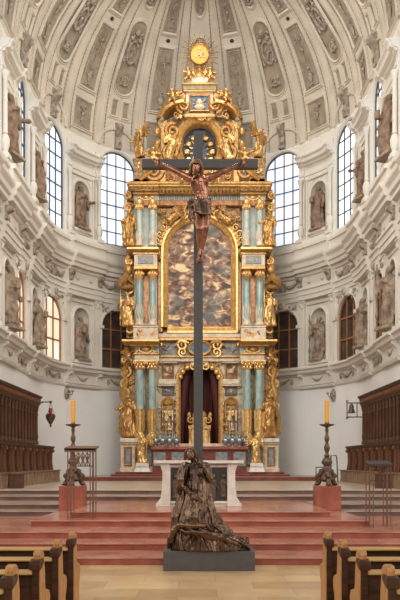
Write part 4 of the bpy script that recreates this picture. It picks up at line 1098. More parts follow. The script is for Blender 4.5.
# ------------------------------------------------------------------ gilded figures that stand on the altar
GV = [robed(31, H=1.85, arms=('out', 'chest'), voxel=.028), robed(37, H=1.85, arms=('up', 'book'), voxel=.028, beard=True)]
GA = robed(41, H=1.6, arms=('chest', 'up'), voxel=.028, wings=True)
GA2 = robed(44, H=1.6, arms=('out', 'up'), voxel=.028, wings=True)
CH = [cherub(3), cherub(8)]
def gild(mesh, name, off, py, D, h, base_h, rz, m, label, cat, group=None, tilt=0.):
    me = mesh.copy(); o = build(None, name, m, mesh=me); s = h / base_h
    o.scale = (s, s, s); o.location = (AC + ax(off, D), D, Z(py, D)); o.rotation_euler = (0, tilt, rz)
    return tag(o, label, cat, group)
sdn = {-1: 'left', 1: 'right'}
for q in (-1, 1):
    gild(GV[0], 'gilded_statue', q * 70, 437, 34.3, 2.0, 1.85, q * .3, 'gold', 'large gilded robed figure beside the %s lower teal columns of the altarpiece' % sdn[q], 'statue', 'gilded robed figures of the altarpiece')
    gild(GV[1], 'gilded_statue', q * 71, 326, 34.3, 1.55, 1.85, q * .3, 'gold_bright', 'gilded robed figure under the small canopy %s of the painting' % sdn[q], 'statue', 'gilded robed figures of the altarpiece')
    gild(GV[0], 'gilded_statue', q * 70, 246.5, 34.3, 1.65, 1.85, -q * .3, 'gold', 'gilded robed figure on the %s cornice end beside the upper pale columns' % sdn[q], 'statue', 'gilded robed figures of the altarpiece')
    gild(GV[1], 'gilded_statuette', q * 31.3, 431, 34.65, 1.15, 1.85, 0, 'gold_bright', 'small gilded statuette in the shell niche %s of the curtained arch' % sdn[q], 'statue', 'statuettes in the shell niches')
    a = gild(GA, 'gilded_angel', q * 57, 463, 33.55, 1.25, 1.6, q * .5, 'gold_bright', 'gilded winged angel on white block before the %s column pedestal' % sdn[q], 'statue', 'gilded angels before the pedestals')
    b = MB(frame(AC + q * ax(57, 33.5), 33.5, ZB)); hh = Z(463, 33.5) - ZB
    b.frus(-.36, .36, -.25, .25, 0, hh * .6, .08); b.frus(-.3, .3, -.22, .22, hh * .6, hh, .02)
    tag(build(b, 'angel_plinth', 'white_marble'), 'small white stone block carrying the %s gilded angel' % sdn[q], 'plinth', 'white blocks of the angels')
    gild(GA2, 'gilded_angel', q * 59, 158, 34.8, 1.45, 1.6, q * .9, 'gold', 'gilded winged angel on the outer %s pedestal above the top cornice' % sdn[q], 'statue', 'gilded angels above the top cornice', tilt=q * .15)
    gild(GA2, 'gilded_angel', q * 31, 160, 34.35, 1.2, 1.6, -q * .5, 'gold_bright', 'gilded winged angel leaning on the %s side of the oval glory' % sdn[q], 'statue', 'gilded angels around the oval glory', tilt=-q * .3)
    gild(GA, 'gilded_angel', q * 31, 222, 34.4, .95, 1.6, -q * .4, 'gold', 'gilded angel reclining on the %s shoulder of the painting arch' % sdn[q], 'statue', 'gilded angels on the painting arch', tilt=-q * .9)
    gild(CH[0], 'gilded_cherub', q * 11, 83, 34.5, .72, .8, q * .4, 'gold', 'small gilded cherub on the %s edge of the top cornice' % sdn[q], 'statue', 'cherubs of the altarpiece')
    gild(CH[1], 'gilded_cherub', q * 27, 105, 34.4, .75, .8, q * .5, 'gold', 'small gilded cherub sitting on the %s pediment curve' % sdn[q], 'statue', 'cherubs of the altarpiece')
    gild(CH[0], 'gilded_cherub', q * 46, 166, 34.25, .85, .8, -q * .3, 'gold', 'gilded cherub at the %s foot of the attic pier' % sdn[q], 'statue', 'cherubs of the altarpiece')
    gild(CH[1], 'gilded_cherub', q * 16, 184, 34.0, .75, .8, -q * .3, 'gold_bright', 'gilded cherub under the oval glory, %s of the centre' % sdn[q], 'statue', 'cherubs of the altarpiece')
    gild(CH[1], 'gilded_cherub', q * 71, 366, 34.4, .9, .8, q * .3, 'gold', 'gilded cherub in the scrolls over the large %s figure' % sdn[q], 'statue', 'cherubs of the altarpiece')
# tabernacle throne in the arch
D = 34.3
tb = empty('tabernacle', (AC, D, Z(449, D)), 'golden tabernacle shrine before the dark red curtain', 'tabernacle')
def T(mb, name, m, **kw): return build(mb, name, m, tb, **kw)
m = MB(); abox(m, -12.5, 12.5, 445, 449, D, D + .9); abox(m, -11.5, 11.5, 425, 429, D, D + .8); T(m, 'plinth', 'gold', bevel=.02)
m = MB(); abox(m, -10, 10, 429, 445, D + .1, D + .8); T(m, 'lower_case', 'gold_bright', bevel=.02)
m = MB(); abox(m, -7.5, 7.5, 417, 425, D + .15, D + .75); T(m, 'upper_case', 'gold', bevel=.02)
for q in (-1, 1):
    m = MB(); m.lathe([(.08, Z(445, D)), (.06, Z(443, D)), (.055, Z(431, D)), (.09, Z(429, D))], AC + q * ax(9.5, D), -D, 10); T(m, 'colonnette', 'gold_bright')
    m = MB(); m.spiral(AC + q * ax(8.5, D), Z(420, D), -D - .02, .17, 1.4, .05, PI / 2, -q); m.blob((AC + q * ax(10.5, D), Z(415, D), -D - .1), (.09, .15, .08)); T(m, 'side_scroll', 'gold')
m = MB(); m.blob((AC, Z(415, D), -D - .4), (.34, .26, .2), 14, 8); T(m, 'cupola', 'gold_bright')
m = MB(); m._box(AC - .17, AC + .17, Z(443, D), Z(432, D), -D - .12, -D + -.07); T(m, 'door', 'gold_dark')

# altar table of the retable
D0 = 33.6
at = empty('altar_table', (AC, D0, ZB), 'reddish marble altar table under the curtained arch, carrying silver busts', 'altar')
def qa(mb, name, m, **kw): return build(mb, name, m, at, **kw)
m = MB(); abox(m, -49, 49, 446.5, 449.5, 33.3, 34.2); qa(m, 'table_top', 'red_marble', bevel=.02)
m = MB(); m._box(AC - ax(47, D0), AC + ax(47, D0), ZB, Z(449.5, 33.3), -34.2, -33.5); qa(m, 'table_body', 'red_marble_dark')
for i, o in enumerate((-40, -22, 22, 40)):
    m = MB(); abox(m, o - 6, o + 6, 452, 466, 33.46, 33.52); qa(m, 'front_panel', 'grey_marble')
m = MB(); abox(m, -47, 47, 443.5, 446.5, 33.95, 34.3); qa(m, 'candle_shelf', 'cream_marble', bevel=.01)
def bust(seed):
    m = MB(frame(0, 0, 0)); rng = random.Random(seed)
    m.lathe([(.13, 0), (.13, .05), (.07, .08), (.09, .14), (.17, .2), (.2, .32), (.15, .4), (.06, .43)], 0, 0, 12, sq=.7); m.blob((0, .5, .01), (.075, .095, .085)); m.blob((0, .54, -.02), (.09, .08, .085))
    return m
bb_ = None
for i, o in enumerate((-44, -37, -30, -23, 26, 33, 40, 46)):
    D1 = 33.62; loc = (AC + ax(o, D1), D1, Z(446.5, 33.3)); 
    if bb_ is None: bb_ = build(bust(1), 'reliquary_bust', 'silver', org=(0, 0, 0))
    ob = bb_ if i == 0 else copy_tree(bb_)
    ob.location = loc; ob.scale = (.82, .82, .88)
    ordn = ['outermost', 'second from outside', 'third from outside', 'innermost']
    tag(ob, 'small silver bust on the reddish altar table, %s on the %s' % (ordn[i] if i < 4 else ordn[7 - i], 'left' if i < 4 else 'right'), 'bust', 'silver busts on the altar table')
cr = MB(frame(0, 0, 0)); cr.lathe([(.12, 0), (.12, .04), (.04, .1), (.07, .2), (.035, .3), (.06, .45), (.035, .6), (.05, .8), (.03, .95), (.1, 1.02), (.1, 1.05), (.03, 1.06)], 0, 0, 10)
cs0 = None
for i, o in enumerate((-33.5, -27, 30, 36.5)):
    D1 = 34.1
    if cs0 is None:
        cs0 = empty('silver_candlestick', (0, 0, 0)); build(cr, 'stem', 'silver', cs0)
        c2 = MB(frame(0, 0, 0)); c2.lathe([(.035, 1.06), (.033, 1.5), (.02, 1.52)], 0, 0, 8); build(c2, 'candle', 'white_marble', cs0)
    ob = cs0 if i == 0 else copy_tree(cs0)
    ob.location = (AC + ax(o, D1), D1, Z(443.5, 33.95))
    tag(ob, 'tall silver altar candlestick with white candle, %s %s of the curtained arch' % (('outer', 'inner', 'inner', 'outer')[i], 'left' if i < 2 else 'right'), 'candlestick', 'silver altar candlesticks')

# ------------------------------------------------------------------ free-standing altar (mensa)
ZP = RI * 5; D0 = 18.25
men = empty('mensa_altar', (-.03, D0 + .5, ZP), 'white stone altar table with dark relief panel behind the kneeling bronze figure', 'altar')
def Me(mb, name, m, **kw): return build(mb, name, m, men, **kw)
hx = 1.1; zt = Z(460.5, D0)
m = MB(); m._box(-.03 - hx, -.03 + hx, zt - .075, zt, -D0 - 1.0, -D0); Me(m, 'table_top', 'white_marble', bevel=.015)
for q in (-1, 1):
    m = MB(); u = -.03 + q * .86
    pr = [(q * .19, 0), (q * .19, .07), (q * .15, .10), (q * .07, .22), (q * .04, .45), (q * .03, .8), (q * .08, .95), (q * .12, 1.0), (-q * .16, 1.0), (-q * .16, 0)]
    pl = [(u + a, ZP + b * (zt - .075 - ZP)) for a, b in pr]; 
    if q < 0: pl = pl
    else: pl = pl[::-1][::-1]
    m.prism(pl if q > 0 else pl[::-1], -D0 - .85, -D0 - .1); Me(m, 'pier', 'white_marble', bevel=.01)
m = MB(); m._box(-.75, .69, ZP, zt - .075, -D0 - .8, -D0 - .2); Me(m, 'table_body', 'white_marble')
m = MB(); m._box(-.71, .66, ZP + .14, zt - .18, -D0 - .25, -D0 - .18); rel = Me(m, 'relief_panel', 'iron')
m = MB(); rng = random.Random(5)
for i in range(6):
    u = -.6 + 1.17 * i / 5; vv = ZP + .2 + .04 * rng.random()
    m.lathe([(.09, 0), (.07, .2), (.08, .38), (.03, .45)], u, -D0 - .17, 8, v0=vv, sq=.5); m.blob((u, vv + .51, -D0 - .15), (.05, .065, .05), 8, 6); m.cap((u, vv + .38, -D0 - .14), (u + .12, vv + .22, -D0 - .13), .03, .02, 6)
Me(m, 'relief_figures', 'bronze_old')
m = MB(); m.mould([(-.73, ZP + .12), (-.73, zt - .16), (.68, zt - .16), (.68, ZP + .12)], [(-.02, -D0 - .2), (0, -D0 - .15), (.04, -D0 - .15), (.06, -D0 - .2)], closed=True); Me(m, 'panel_frame', 'white_marble')

# ------------------------------------------------------------------ the cross with the crucified figure and the kneeling figure
DP = 12.04
m = MB(frame(0, 0, 0)); x0, x1 = X(163, DP), X(255, DP)
m._box(x0, x1, 0, .318, -12.69, -DP); build(m, 'sculpture_plinth', 'plinth_grey', bevel=.008, label='low dark grey block under the cross and the kneeling bronze figure', cat='plinth')
DC = 12.42; cx = X(198.3, DC)
m = MB(); hw = 4.6 * DC / FP
crs = empty('cross', (cx, DC, .318), 'tall plain grey cross rising from the dark block before the altar', 'cross')
m = MB(); m._box(cx - hw, cx + hw, .318, Z(131, DC), -DC - .11, -DC); build(m, 'post', 'cross_grey', crs, bevel=.006)
m = MB(); m._box(X(142, DC), X(258, DC), Z(168, DC), Z(159, DC), -DC - .10, -DC - .012 + .02); build(m, 'crossbar', 'cross_grey', crs, bevel=.006)

def hand(m, w, dirv, up, s=1., curl=.5, sx=1):
    """palm with five fingers; w wrist, dirv along the hand, up = back of the hand normal"""
    d = Vector(dirv).normalized(); n = Vector(up).normalized(); sd = d.cross(n).normalized() * sx; w = Vector(w)
    def c(a, b, ra, rb): m.cap(tuple(a), tuple(b), ra * s, rb * s, 8)
    for q in (-1, 0, 1): c(w + sd * q * .016 * s, w + d * .085 * s + sd * q * .027 * s, .02, .018)
    for i, L in enumerate((.070, .078, .072, .056)):
        b0 = w + d * .09 * s + sd * (-.033 + .022 * i) * s
        b1 = b0 + (d * (1 - .3 * curl) - n * .5 * curl).normalized() * L * .5 * s
        b2 = b1 + (d * (1 - curl) - n * curl).normalized() * L * .55 * s
        c(b0, b1, .0105, .0095); c(b1, b2, .0095, .0075)
    t0 = w + d * .02 * s - sd * .03 * s; t1 = t0 + (d * .7 - sd * .8).normalized() * .04 * s; t2 = t1 + (d - sd * .3 - n * .3).normalized() * .035 * s
    c(t0, t1, .014, .012); c(t1, t2, .012, .009)

def crucified():
    DD = 12.2
    def p(px, py, d=0.): return (X(px, DD) , Z(py, DD), -DD + d)
    m = MB()
    def c(a, b, ra, rb, n=14): m.cap(a, b, ra, rb, n)
    # torso: ribcage, belly, pelvis
    ch = p(199.5, 184, .04)
    m.blob(ch, (.150, .165, .105), 20, 14)
    m.blob(p(195, 183.5, .09), (.072, .055, .055), 12, 8); m.blob(p(204.5, 183.5, .09), (.072, .055, .055), 12, 8)
    c(p(199.5, 186, .03), p(202, 199, .03), .125, .095, 18); c(p(202, 198, .03), p(201.5, 206, .02), .095, .125, 18)
    for i in range(3):
        for sx in (-1, 1): m.blob(p(201 + sx * 2.0, 192 + i * 3.2, .115), (.03, .024, .018), 8, 6)
    for i in range(5):
        for sx in (-1, 1): c(p(200 + sx * 3.2, 188 + i * 1.6, .115 - .01 * i), p(200 + sx * 8.4, 187 + i * 2.2, .03), .012, .01, 6)
    # shoulders and neck
    c(p(191, 179.5, .03), p(208.5, 178.5, .03), .070, .070)
    c(p(200, 180, .03), p(198, 173.5, .09), .060, .052)
    # arms, thinning to the wrists
    for (s, e, w) in (((189.5, 179), (174, 169.5), (160.5, 162.5)), ((210, 178), (225.5, 170.5), (239.5, 163))):
        S = p(*s, .03); E = p(*e, -.02); Wr = p(*w, -.06)
        c(S, E, .062, .043); c([(a + b) / 2 for a, b in zip(S, E)], [(a * .3 + b * .7) for a, b in zip(S, E)], .055, .045)
        c(E, [(a * .55 + b * .45) for a, b in zip(E, Wr)], .045, .042); c([(a * .6 + b * .4) for a, b in zip(E, Wr)], Wr, .042, .026)
        sg = -1 if s[0] < 200 else 1
        hand(m, Wr, (sg, .42, .06), (0, -.1, -1), .95, .55, sx=sg)
    # legs, knees pushed forward, feet crossed
    for (h, k, a, f, dk, da) in (((197.5, 208), (199.5, 232), (199.8, 253), (198.6, 262), .16, .02), ((206, 208), (205.5, 231), (201.6, 252), (200.6, 261.5), .17, .07)):
        Hh = p(*h, .02); K = p(*k, dk); An = p(*a, da); Ft = p(*f, da + .07)
        c(Hh, K, .098, .056, 16); m.blob(K, (.052, .06, .055), 12, 8)
        mid = [(x * .66 + y * .34) for x, y in zip(K, An)]
        c(K, mid, .052, .056); m.blob((mid[0], mid[1], mid[2] - .025), (.054, .09, .05), 12, 8); c(mid, An, .052, .033)
        m.blob(An, .038, 10, 7); c(An, Ft, .036, .036)
        for t in range(5): c([Ft[0] + (t - 2) * .014, Ft[1], Ft[2]], [Ft[0] + (t - 2) * .016, Ft[1] - .045, Ft[2] + .02], .011, .009, 8)
    # head bowed to the left
    hd = p(196.2, 171.2, .14)
    m.blob(hd, (.074, .098, .088), 20, 14); m.blob((hd[0] - .01, hd[1] - .055, hd[2] + .035), (.052, .05, .052), 12, 8)
    c((hd[0] - .008, hd[1] + .01, hd[2] + .088), (hd[0] - .012, hd[1] - .028, hd[2] + .102), .009, .015, 8)
    for sx in (-1, 1):
        c((hd[0] + sx * .012 - .005, hd[1] + .022, hd[2] + .078), (hd[0] + sx * .045 - .005, hd[1] + .02, hd[2] + .068), .012, .009, 8)
        m.blob((hd[0] + sx * .028 - .007, hd[1] + .002, hd[2] + .074), (.013, .008, .012), 8, 6)
        m.blob((hd[0] + sx * .034 - .01, hd[1] - .03, hd[2] + .064), (.022, .02, .02), 8, 6)
    c((hd[0] - .03, hd[1] - .052, hd[2] + .088), (hd[0] + .012, hd[1] - .054, hd[2] + .088), .008, .008, 8)
    return m, hd, p
cm_, hd, pf = crucified()
body = build(None, 'crucified_figure', 'bronze_red', mesh=fuse(cm_, .0105, 2), label='life-size reddish bronze man hanging on the grey cross, head bowed, in a knotted loincloth', cat='statue')
def child_fuse(mb, name, m, par, voxel, sm=1): return build(None, name, m, par, mesh=fuse(mb, voxel, sm))
m = MB(); rng = random.Random(2)      # hair and beard
for i in range(34):
    a = PI * (-.08 + 1.16 * (i % 17) / 16); r1 = .078; lay = i // 17
    x = hd[0] + r1 * cos(a); z = hd[1] + .05 + .05 * sin(a) * (1 - lay * .4)
    pts = []
    for j in range(7):
        t = j / 6; xx = hd[0] + (cos(a) * (.035 + .065 * min(1, t * 2.5))) + .010 * sin(t * 9 + i); zz = hd[1] + .105 - .23 * t * (abs(cos(a)) ** .6) + .0 ; dd = hd[2] + .02 - .07 * lay + .045 * (1 - t) - .05 * t
        pts.append((xx, zz, dd))
    m.tube(pts, [.019, .021, .02, .019, .017, .014, .007], 6)
m.blob((hd[0], hd[1] + .045, hd[2] - .03), (.083, .072, .085), 14, 9)
for i in range(9): m.cap((hd[0] - .05 + i * .0115, hd[1] - .066, hd[2] + .064 + .02 * sin(PI * i / 8)), (hd[0] - .035 + i * .006, hd[1] - .128, hd[2] + .07), .013, .007, 6)
child_fuse(m, 'hair_and_beard', 'bronze_gilt', body, .009, 0)
m = MB()                              # thorn wreath
for q in range(3):
    m.tube([(hd[0] + .089 * cos(2 * PI * i / 20), hd[1] + .062 + .012 * sin(3 * 2 * PI * i / 20 + q * 2), hd[2] - .01 + .095 * sin(2 * PI * i / 20)) for i in range(21)], .010, 6)
build(m, 'thorn_wreath', 'bronze_gilt', body)
m = MB()                              # loincloth
DD = 12.2; cxx, _, cdd = pf(201.8, 208, .02)
rows = []
for j in range(9):
    v = Z(200.5 + 17 * j / 8, DD); row = []
    for i in range(36):
        a = 2 * PI * i / 36; rr = (.130 + .012 * j / 8) * (1 + .06 * sin(7 * a + j * .5) * (.4 + j / 10))
        row.append((cxx + .0 + rr * 1.06 * cos(a), v - .03 * cos(a) + .02 * sin(3 * a), cdd + .02 + .05 * j / 8 + rr * .80 * sin(a)))
    rows.append(row)
ix = m.rows(rows, closed=True, flip=True); m.F.append(tuple(ix[0])); m.F.append(tuple(reversed(ix[-1])))
for i in range(5): m.cap(pf(192.5, 203.5 + i * 1.3, .13), pf(210.5, 201 + i * 2.5, .12), .018, .020, 8)
for i in range(6): m.cap(pf(192 - i * .7, 204, .09), pf(188.5 + i * 1.3, 219 + (i % 3) * 2, .10), .028, .014, 8)
m.blob(pf(191.5, 203.5, .13), (.05, .045, .045), 10, 7)
child_fuse(m, 'loincloth', 'bronze', body, .011, 1)
m = MB()
for (a, b) in ((158.9, 161.6), (241.2, 162)): m.cap(pf(a, b, -.05), pf(a, b, .05), .011, .016, 8)
m.cap(pf(200.2, 258, .09), pf(200.2, 258, .16), .011, .018, 8); build(m, 'nails', 'iron', body)

# kneeling figure --------------------------------------------------
KD = 12.28
def kp(px, py, d=0.): return (X(px, KD), Z(py, KD), -KD + d)
m = MB()
def c(a, b, ra, rb, n=14): m.cap(a, b, ra, rb, n)
rng = random.Random(9)
# cone of drapery from the waist to the rock, with folds
rows = []
prof = [(549, 210, 35, .30), (541, 207, 31, .29), (534, 204, 26, .27), (528, 201, 20, .25), (516, 200, 15.5, .23), (503, 200, 12.5, .205), (490, 199.5, 10.5, .165), (478, 198.5, 9.5, .14), (468, 198, 9, .11), (461, 197, 6, .08)]
for py, pcx, wpx, dp in prof:
    row = []
    for i in range(56):
        a = 2 * PI * i / 56; f = 1 + .09 * sin(11 * a + py * .05) + .06 * sin(19 * a - py * .07)
        row.append((X(pcx, KD) + wpx * KD / FP * cos(a) * f, Z(py, KD), -KD + .02 + dp * sin(a) * f))
    rows.append(row)
ix = m.rows(rows, closed=True, flip=True); m.F.append(tuple(ix[0])); m.F.append(tuple(reversed(ix[-1])))
# train of the cloak falling to the lower right and left
for i in range(9):
    pts = [kp(205 - i * 1.2, 465 + i * .5, .08 + .015 * i), kp(208 - i * 1.8, 488, .13 + .015 * i), kp(213 - i * 2.5, 508, .20 + .03 * (i % 2)), kp(217 - i * 3.3, 524, .25 + .03 * (i % 2)), kp(231 - i * 5.2, 535 - (i % 2) * 2, .28), kp(248 - i * 8.2, 546 - (i % 3), .24)]
    m.tube(pts, [.014, .022, .026, .026, .024, .016], 8)
for i in range(5):
    m.tube([kp(214 + i, 520, .1), kp(224 + i * 2, 531 + i, .18 - i * .03), kp(238 + i, 540 + i, .2 - i * .05), kp(249, 547, .15 - i * .05)], [.04, .05, .045, .02], 8)
# knee and thigh pushing forward under the dress
c(kp(199, 490, .08), kp(193, 517, .27), .105, .095, 16); c(kp(193, 517, .27), kp(190, 528, .2), .095, .12, 16)
c(kp(203, 488, .06), kp(206, 522, .2), .09, .09, 14)
for i in range(7): m.tube([kp(190 + i * 1.7, 480, .15), kp(187 + i * 2.6, 500, .22 + .02 * sin(i)), kp(183 + i * 2.5, 515, .30 - .02 * abs(i - 3)), kp(178 + i * 3, 527, .28)], [.012, .020, .022, .014], 6)
# hem sweeping to the left
m.tube([kp(205, 524, .3), kp(190, 524, .33), kp(180, 523, .3), kp(174, 530, .22), kp(170.5, 540, .16), kp(170, 547, .12)], [.035, .045, .05, .05, .045, .03], 8)
m.tube([kp(190, 530, .36), kp(208, 531, .35), kp(226, 535, .31), kp(240, 541, .26)], [.02, .035, .035, .02], 8)
# rock below, ribbed
for i in range(19):
    px = 173.5 + i * 4.05; top = 529 + (8 if i > 13 else 0) + 2.5 * sin(i * 1.7) + (i > 15) * 3
    c(kp(px, top, .24 - .16 * abs((i - 9) / 9) ** 2), kp(px + .8 * sin(i), 549.3, .28 - .18 * abs((i - 9) / 9) ** 2), .028 + .008 * (i % 3), .036, 8)
# torso, shoulders
c(kp(199, 484, .04), kp(197, 469, .05), .12, .125, 18)
c(kp(188.5, 467, .07), kp(205.5, 466, .03), .072, .072, 14)
for i in range(6): m.tube([kp(190 + i * 2.4, 463, .15), kp(191 + i * 2.2, 473, .20), kp(193.5 + i * 1.5, 484, .19)], [.008, .016, .01], 6)
c(kp(196, 464, .06), kp(192, 457, .1), .055, .05)
for i in range(13):
    o = i - 6; ph = (i * 1.9) % 3
    m.tube([kp(198.5 + o * 1.1, 470 + abs(o) * .5, .17 - .004 * o * o), kp(198.5 + o * 1.35, 484, .19 - .004 * o * o), kp(199 + o * 1.9 + ph * .4, 502, .255 - .005 * o * o), kp(200 + o * 2.5 - ph * .5, 517, .29 - .005 * o * o), kp(202 + o * 3.3, 529, .31 - .005 * o * o)], [.008, .013, .019, .021, .015], 6)
for i in range(9):
    m.tube([kp(180 + i * 3.2, 527 + (i % 3), .33), kp(186 + i * 4.4, 530 + i * .6, .36), kp(194 + i * 5.5, 533 + i * 1.2, .33)], [.010, .018, .010], 6)
# left arm bent, right arm round the post
c(kp(187, 468, .08), kp(182, 484, .16), .068, .055); c(kp(182, 484, .16), kp(191, 493, .27), .055, .03)
c(kp(185.5, 466, .09), kp(181, 480, .15), .08, .075); c(kp(181, 478, .14), kp(179.5, 492, .15), .06, .03)
hand(m, kp(191.5, 493.5, .28), (.8, -.5, .2), (0, .3, 1), .95, .5, sx=-1)
c(kp(206.5, 467, .05), kp(209.5, 479, .14), .06, .048); c(kp(209.5, 479, .14), kp(204.5, 467, .21), .045, .03)
hand(m, kp(204.3, 466, .21), (-.7, .7, .0), (0, 0, 1), .95, .5, sx=1)
# mantle from the head over the shoulders
for i in range(8): m.tube([kp(201 + i * .6, 461 + i * .5, .1 - i * .015), kp(204 + i * .7, 474, .12 - i * .02), kp(205 + i * .8, 492, .14 - i * .02), kp(207 + i * 1.1, 512, .14 - i * .02), kp(214 + i * 1.8, 530, .1)], [.015, .022, .024, .026, .025], 7)
for i in range(5): m.tube([kp(188 - i * .5, 463, .1 - i * .02), kp(184 - i * .8, 478, .1 - i * .03), kp(183 - i * 1.2, 498, .12 - i * .02), kp(180 - i * 1.5, 516, .14), kp(176 - i, 528, .12)], [.02, .03, .03, .035, .03], 7)
# head tilted back and up
kh = kp(190.6, 454.6, .13)
m.blob(kh, (.072, .094, .084), 20, 14)
m.blob((kh[0] + .006, kh[1] - .05, kh[2] + .04), (.048, .045, .046), 12, 8)
c((kh[0] + .004, kh[1] + .012, kh[2] + .082), (kh[0] + .006, kh[1] - .02, kh[2] + .1), .008, .014, 8)
for sx in (-1, 1):
    c((kh[0] + .006 + sx * .012, kh[1] + .026, kh[2] + .072), (kh[0] + .006 + sx * .044, kh[1] + .022, kh[2] + .06), .011, .008, 8)
    m.blob((kh[0] + .006 + sx * .028, kh[1] + .004, kh[2] + .072), (.014, .009, .012), 8, 6); m.blob((kh[0] + .006 + sx * .034, kh[1] - .025, kh[2] + .06), (.022, .02, .02), 8, 6)
c((kh[0] - .014, kh[1] - .047, kh[2] + .084), (kh[0] + .024, kh[1] - .047, kh[2] + .084), .009, .009, 8)
kneel = build(None, 'kneeling_figure', 'bronze', mesh=folds(fuse(m, .0105, 1), .020, 13, 2.0, Z(464, KD)), label='dark bronze woman in flowing robes kneeling on a rock at the cross foot', cat='statue')
for v_ in kneel.data.vertices: v_.co.z = max(v_.co.z, .319)
m = MB()
for i in range(22):
    a = PI * (-.1 + 1.2 * i / 21); pts = []
    for j in range(6):
        t = j / 5; pts.append((kh[0] + cos(a) * (.03 + .062 * min(1, 2.2 * t)) + .006 * sin(8 * t + i), kh[1] + .1 - .19 * t * abs(cos(a)) ** .7, kh[2] + .025 * (1 - t) - .04 * t))
    m.tube(pts, [.019, .022, .022, .02, .018, .012], 6)
m.blob((kh[0], kh[1] + .04, kh[2] - .03), (.08, .07, .08), 12, 8)
child_fuse(m, 'hair', 'bronze', kneel, .0105, 1)

# ------------------------------------------------------------------ pedestals, candlesticks
def candle_set(q):
    D = 18.85; u = q * 3.24; zb = RI * 4; sd = sdn[q]
    m = MB(); m.frus(u - .31, u + .31, -D - .60, -D, zb, zb + .62, .0); tag(build(m, 'candle_pedestal', 'red_marble', bevel=.01), 'square red marble block under the %s bronze candlestick' % sd, 'pedestal', 'red marble blocks of the candlesticks')
    zt = zb + .62; yc = D + .30
    root = empty('tall_candlestick', (u, yc, zt), 'ornate dark bronze candlestick with yellow candle on %s red marble block' % sd, 'candlestick', 'bronze candlesticks with yellow candles')
    f = frame(u, yc, zt)
    m = MB(f)
    for i in range(3):
        a = 2 * PI * i / 3 + PI / 6 + PI
        ca, sa = cos(a), sin(a)
        m.tube([(0, .42, 0), (.12 * ca, .36, .12 * sa), (.2 * ca, .26, .2 * sa), (.19 * ca, .16, .19 * sa), (.24 * ca, .06, .24 * sa)], [.07, .08, .07, .065, .06], 8)
        m.blob((.25 * ca, .05, .25 * sa), (.075, .05, .075)); m.blob((.26 * ca, .25, .26 * sa), (.06, .065, .06)); m.blob((.17 * ca, .37, .17 * sa), (.05, .06, .05))
        for t in (-1, 0, 1): m.cap((.27 * ca, .04, .27 * sa), (.32 * cos(a + t * .25), .02, .32 * sin(a + t * .25)), .02, .012, 6)
    m.lathe([(.1, .1), (.17, .16), (.15, .24), (.1, .32), (.14, .38), (.13, .44)], 0, 0, 12)
    build(m, 'tripod_foot', 'bronze_old', root)
    m = MB(f); m.lathe([(.13, .42), (.10, .46), (.08, .5), (.11, .56), (.13, .62), (.10, .69), (.055, .73), (.075, .77), (.055, .8), (.04, .84), (.07, .92), (.08, .98), (.05, 1.06), (.035, 1.1), (.06, 1.16), (.065, 1.22), (.04, 1.3), (.035, 1.36), (.05, 1.42), (.035, 1.46), (.05, 1.50), (.17, 1.54), (.18, 1.57), (.06, 1.575), (.055, 1.62), (.05, 1.63)], 0, 0, 16)
    for i in range(8): a = 2 * PI * i / 8; m.blob((.11 * cos(a), .6, .11 * sin(a)), (.03, .05, .03), 6, 4); m.blob((.17 * cos(a), 1.555, .17 * sin(a)), (.025, .02, .025), 6, 4)
    build(m, 'stem', 'bronze_old', root)
    m = MB(f); m.lathe([(.055, 1.58), (.056, 1.6), (.055, 2.16), (.04, 2.175), (.008, 2.17)], 0, 0, 14); cn = build(m, 'candle', 'wax', root)
    m = MB(f); m.cap((0, 2.165, 0), (0, 2.2, 0), .004, .003, 6); build(m, 'wick', 'iron', cn)
candle_set(-1); candle_set(1)

# ------------------------------------------------------------------ iron stands
def stand_left():
    u0, u1 = X(66.5, 16.15), X(97.5, 16.15); z0 = RI * 4; D0, D1 = 15.95, 16.35; zt = Z(446.5, 16.15)
    root = empty('reading_stand', ((u0 + u1) / 2, 16.15, z0), 'rust brown iron stand with slanted top and openwork band before the left candlestick', 'stand')
    m = MB(); m.prismU([(-D1 - .04, zt + .02), (-D1 - .04, zt - .02), (-D0 + .07, zt - .09), (-D0 + .07, zt - .03)][::-1], u0, u1); build(m, 'stand_top', 'rack_iron', root, bevel=.006)
    m = MB(); m.prismU([(-D0 + .05, zt - .12), (-D0 + .07, zt - .12), (-D0 + .07, zt - .05), (-D0 + .05, zt - .05)], u0, u1); build(m, 'front_lip', 'rack_iron', root)
    for x in (u0 + .06, u0 + .13, u1 - .13, u1 - .06):
        for d in (D0, D1 - .02):
            m = MB(); m._box(x - .011, x + .011, z0, zt - .06, -d - .02, -d); build(m, 'leg', 'rack_iron', root)
    m = MB()
    for zz in (zt - .10, zt - .42):
        m._box(u0 + .05, u1 - .05, zz - .012, zz + .012, -D0 - .018, -D0 - .002)
    m._box(u0 + .05, u1 - .05, z0 + .03, z0 + .05, -D0 - .018, -D0 - .002); build(m, 'cross_rail', 'rack_iron', root)
    m = MB(); n_ = 4; w_ = (u1 - u0 - .28) / n_
    for i in range(n_):
        xc = u0 + .14 + w_ * (i + .5)
        m.tube([(xc - w_ * .48, zt - .41, -D0), (xc - w_ * .1, zt - .31, -D0), (xc - w_ * .4, zt - .2, -D0), (xc, zt - .12, -D0), (xc + w_ * .4, zt - .2, -D0), (xc + w_ * .1, zt - .31, -D0), (xc + w_ * .48, zt - .41, -D0)], .011, 6)
        m.tube([(xc, zt - .12, -D0), (xc, zt - .41, -D0)], .009, 6); m.blob((xc, zt - .25, -D0), (.028, .04, .02), 6, 4)
    build(m, 'openwork_band', 'rack_iron', root)
stand_left()
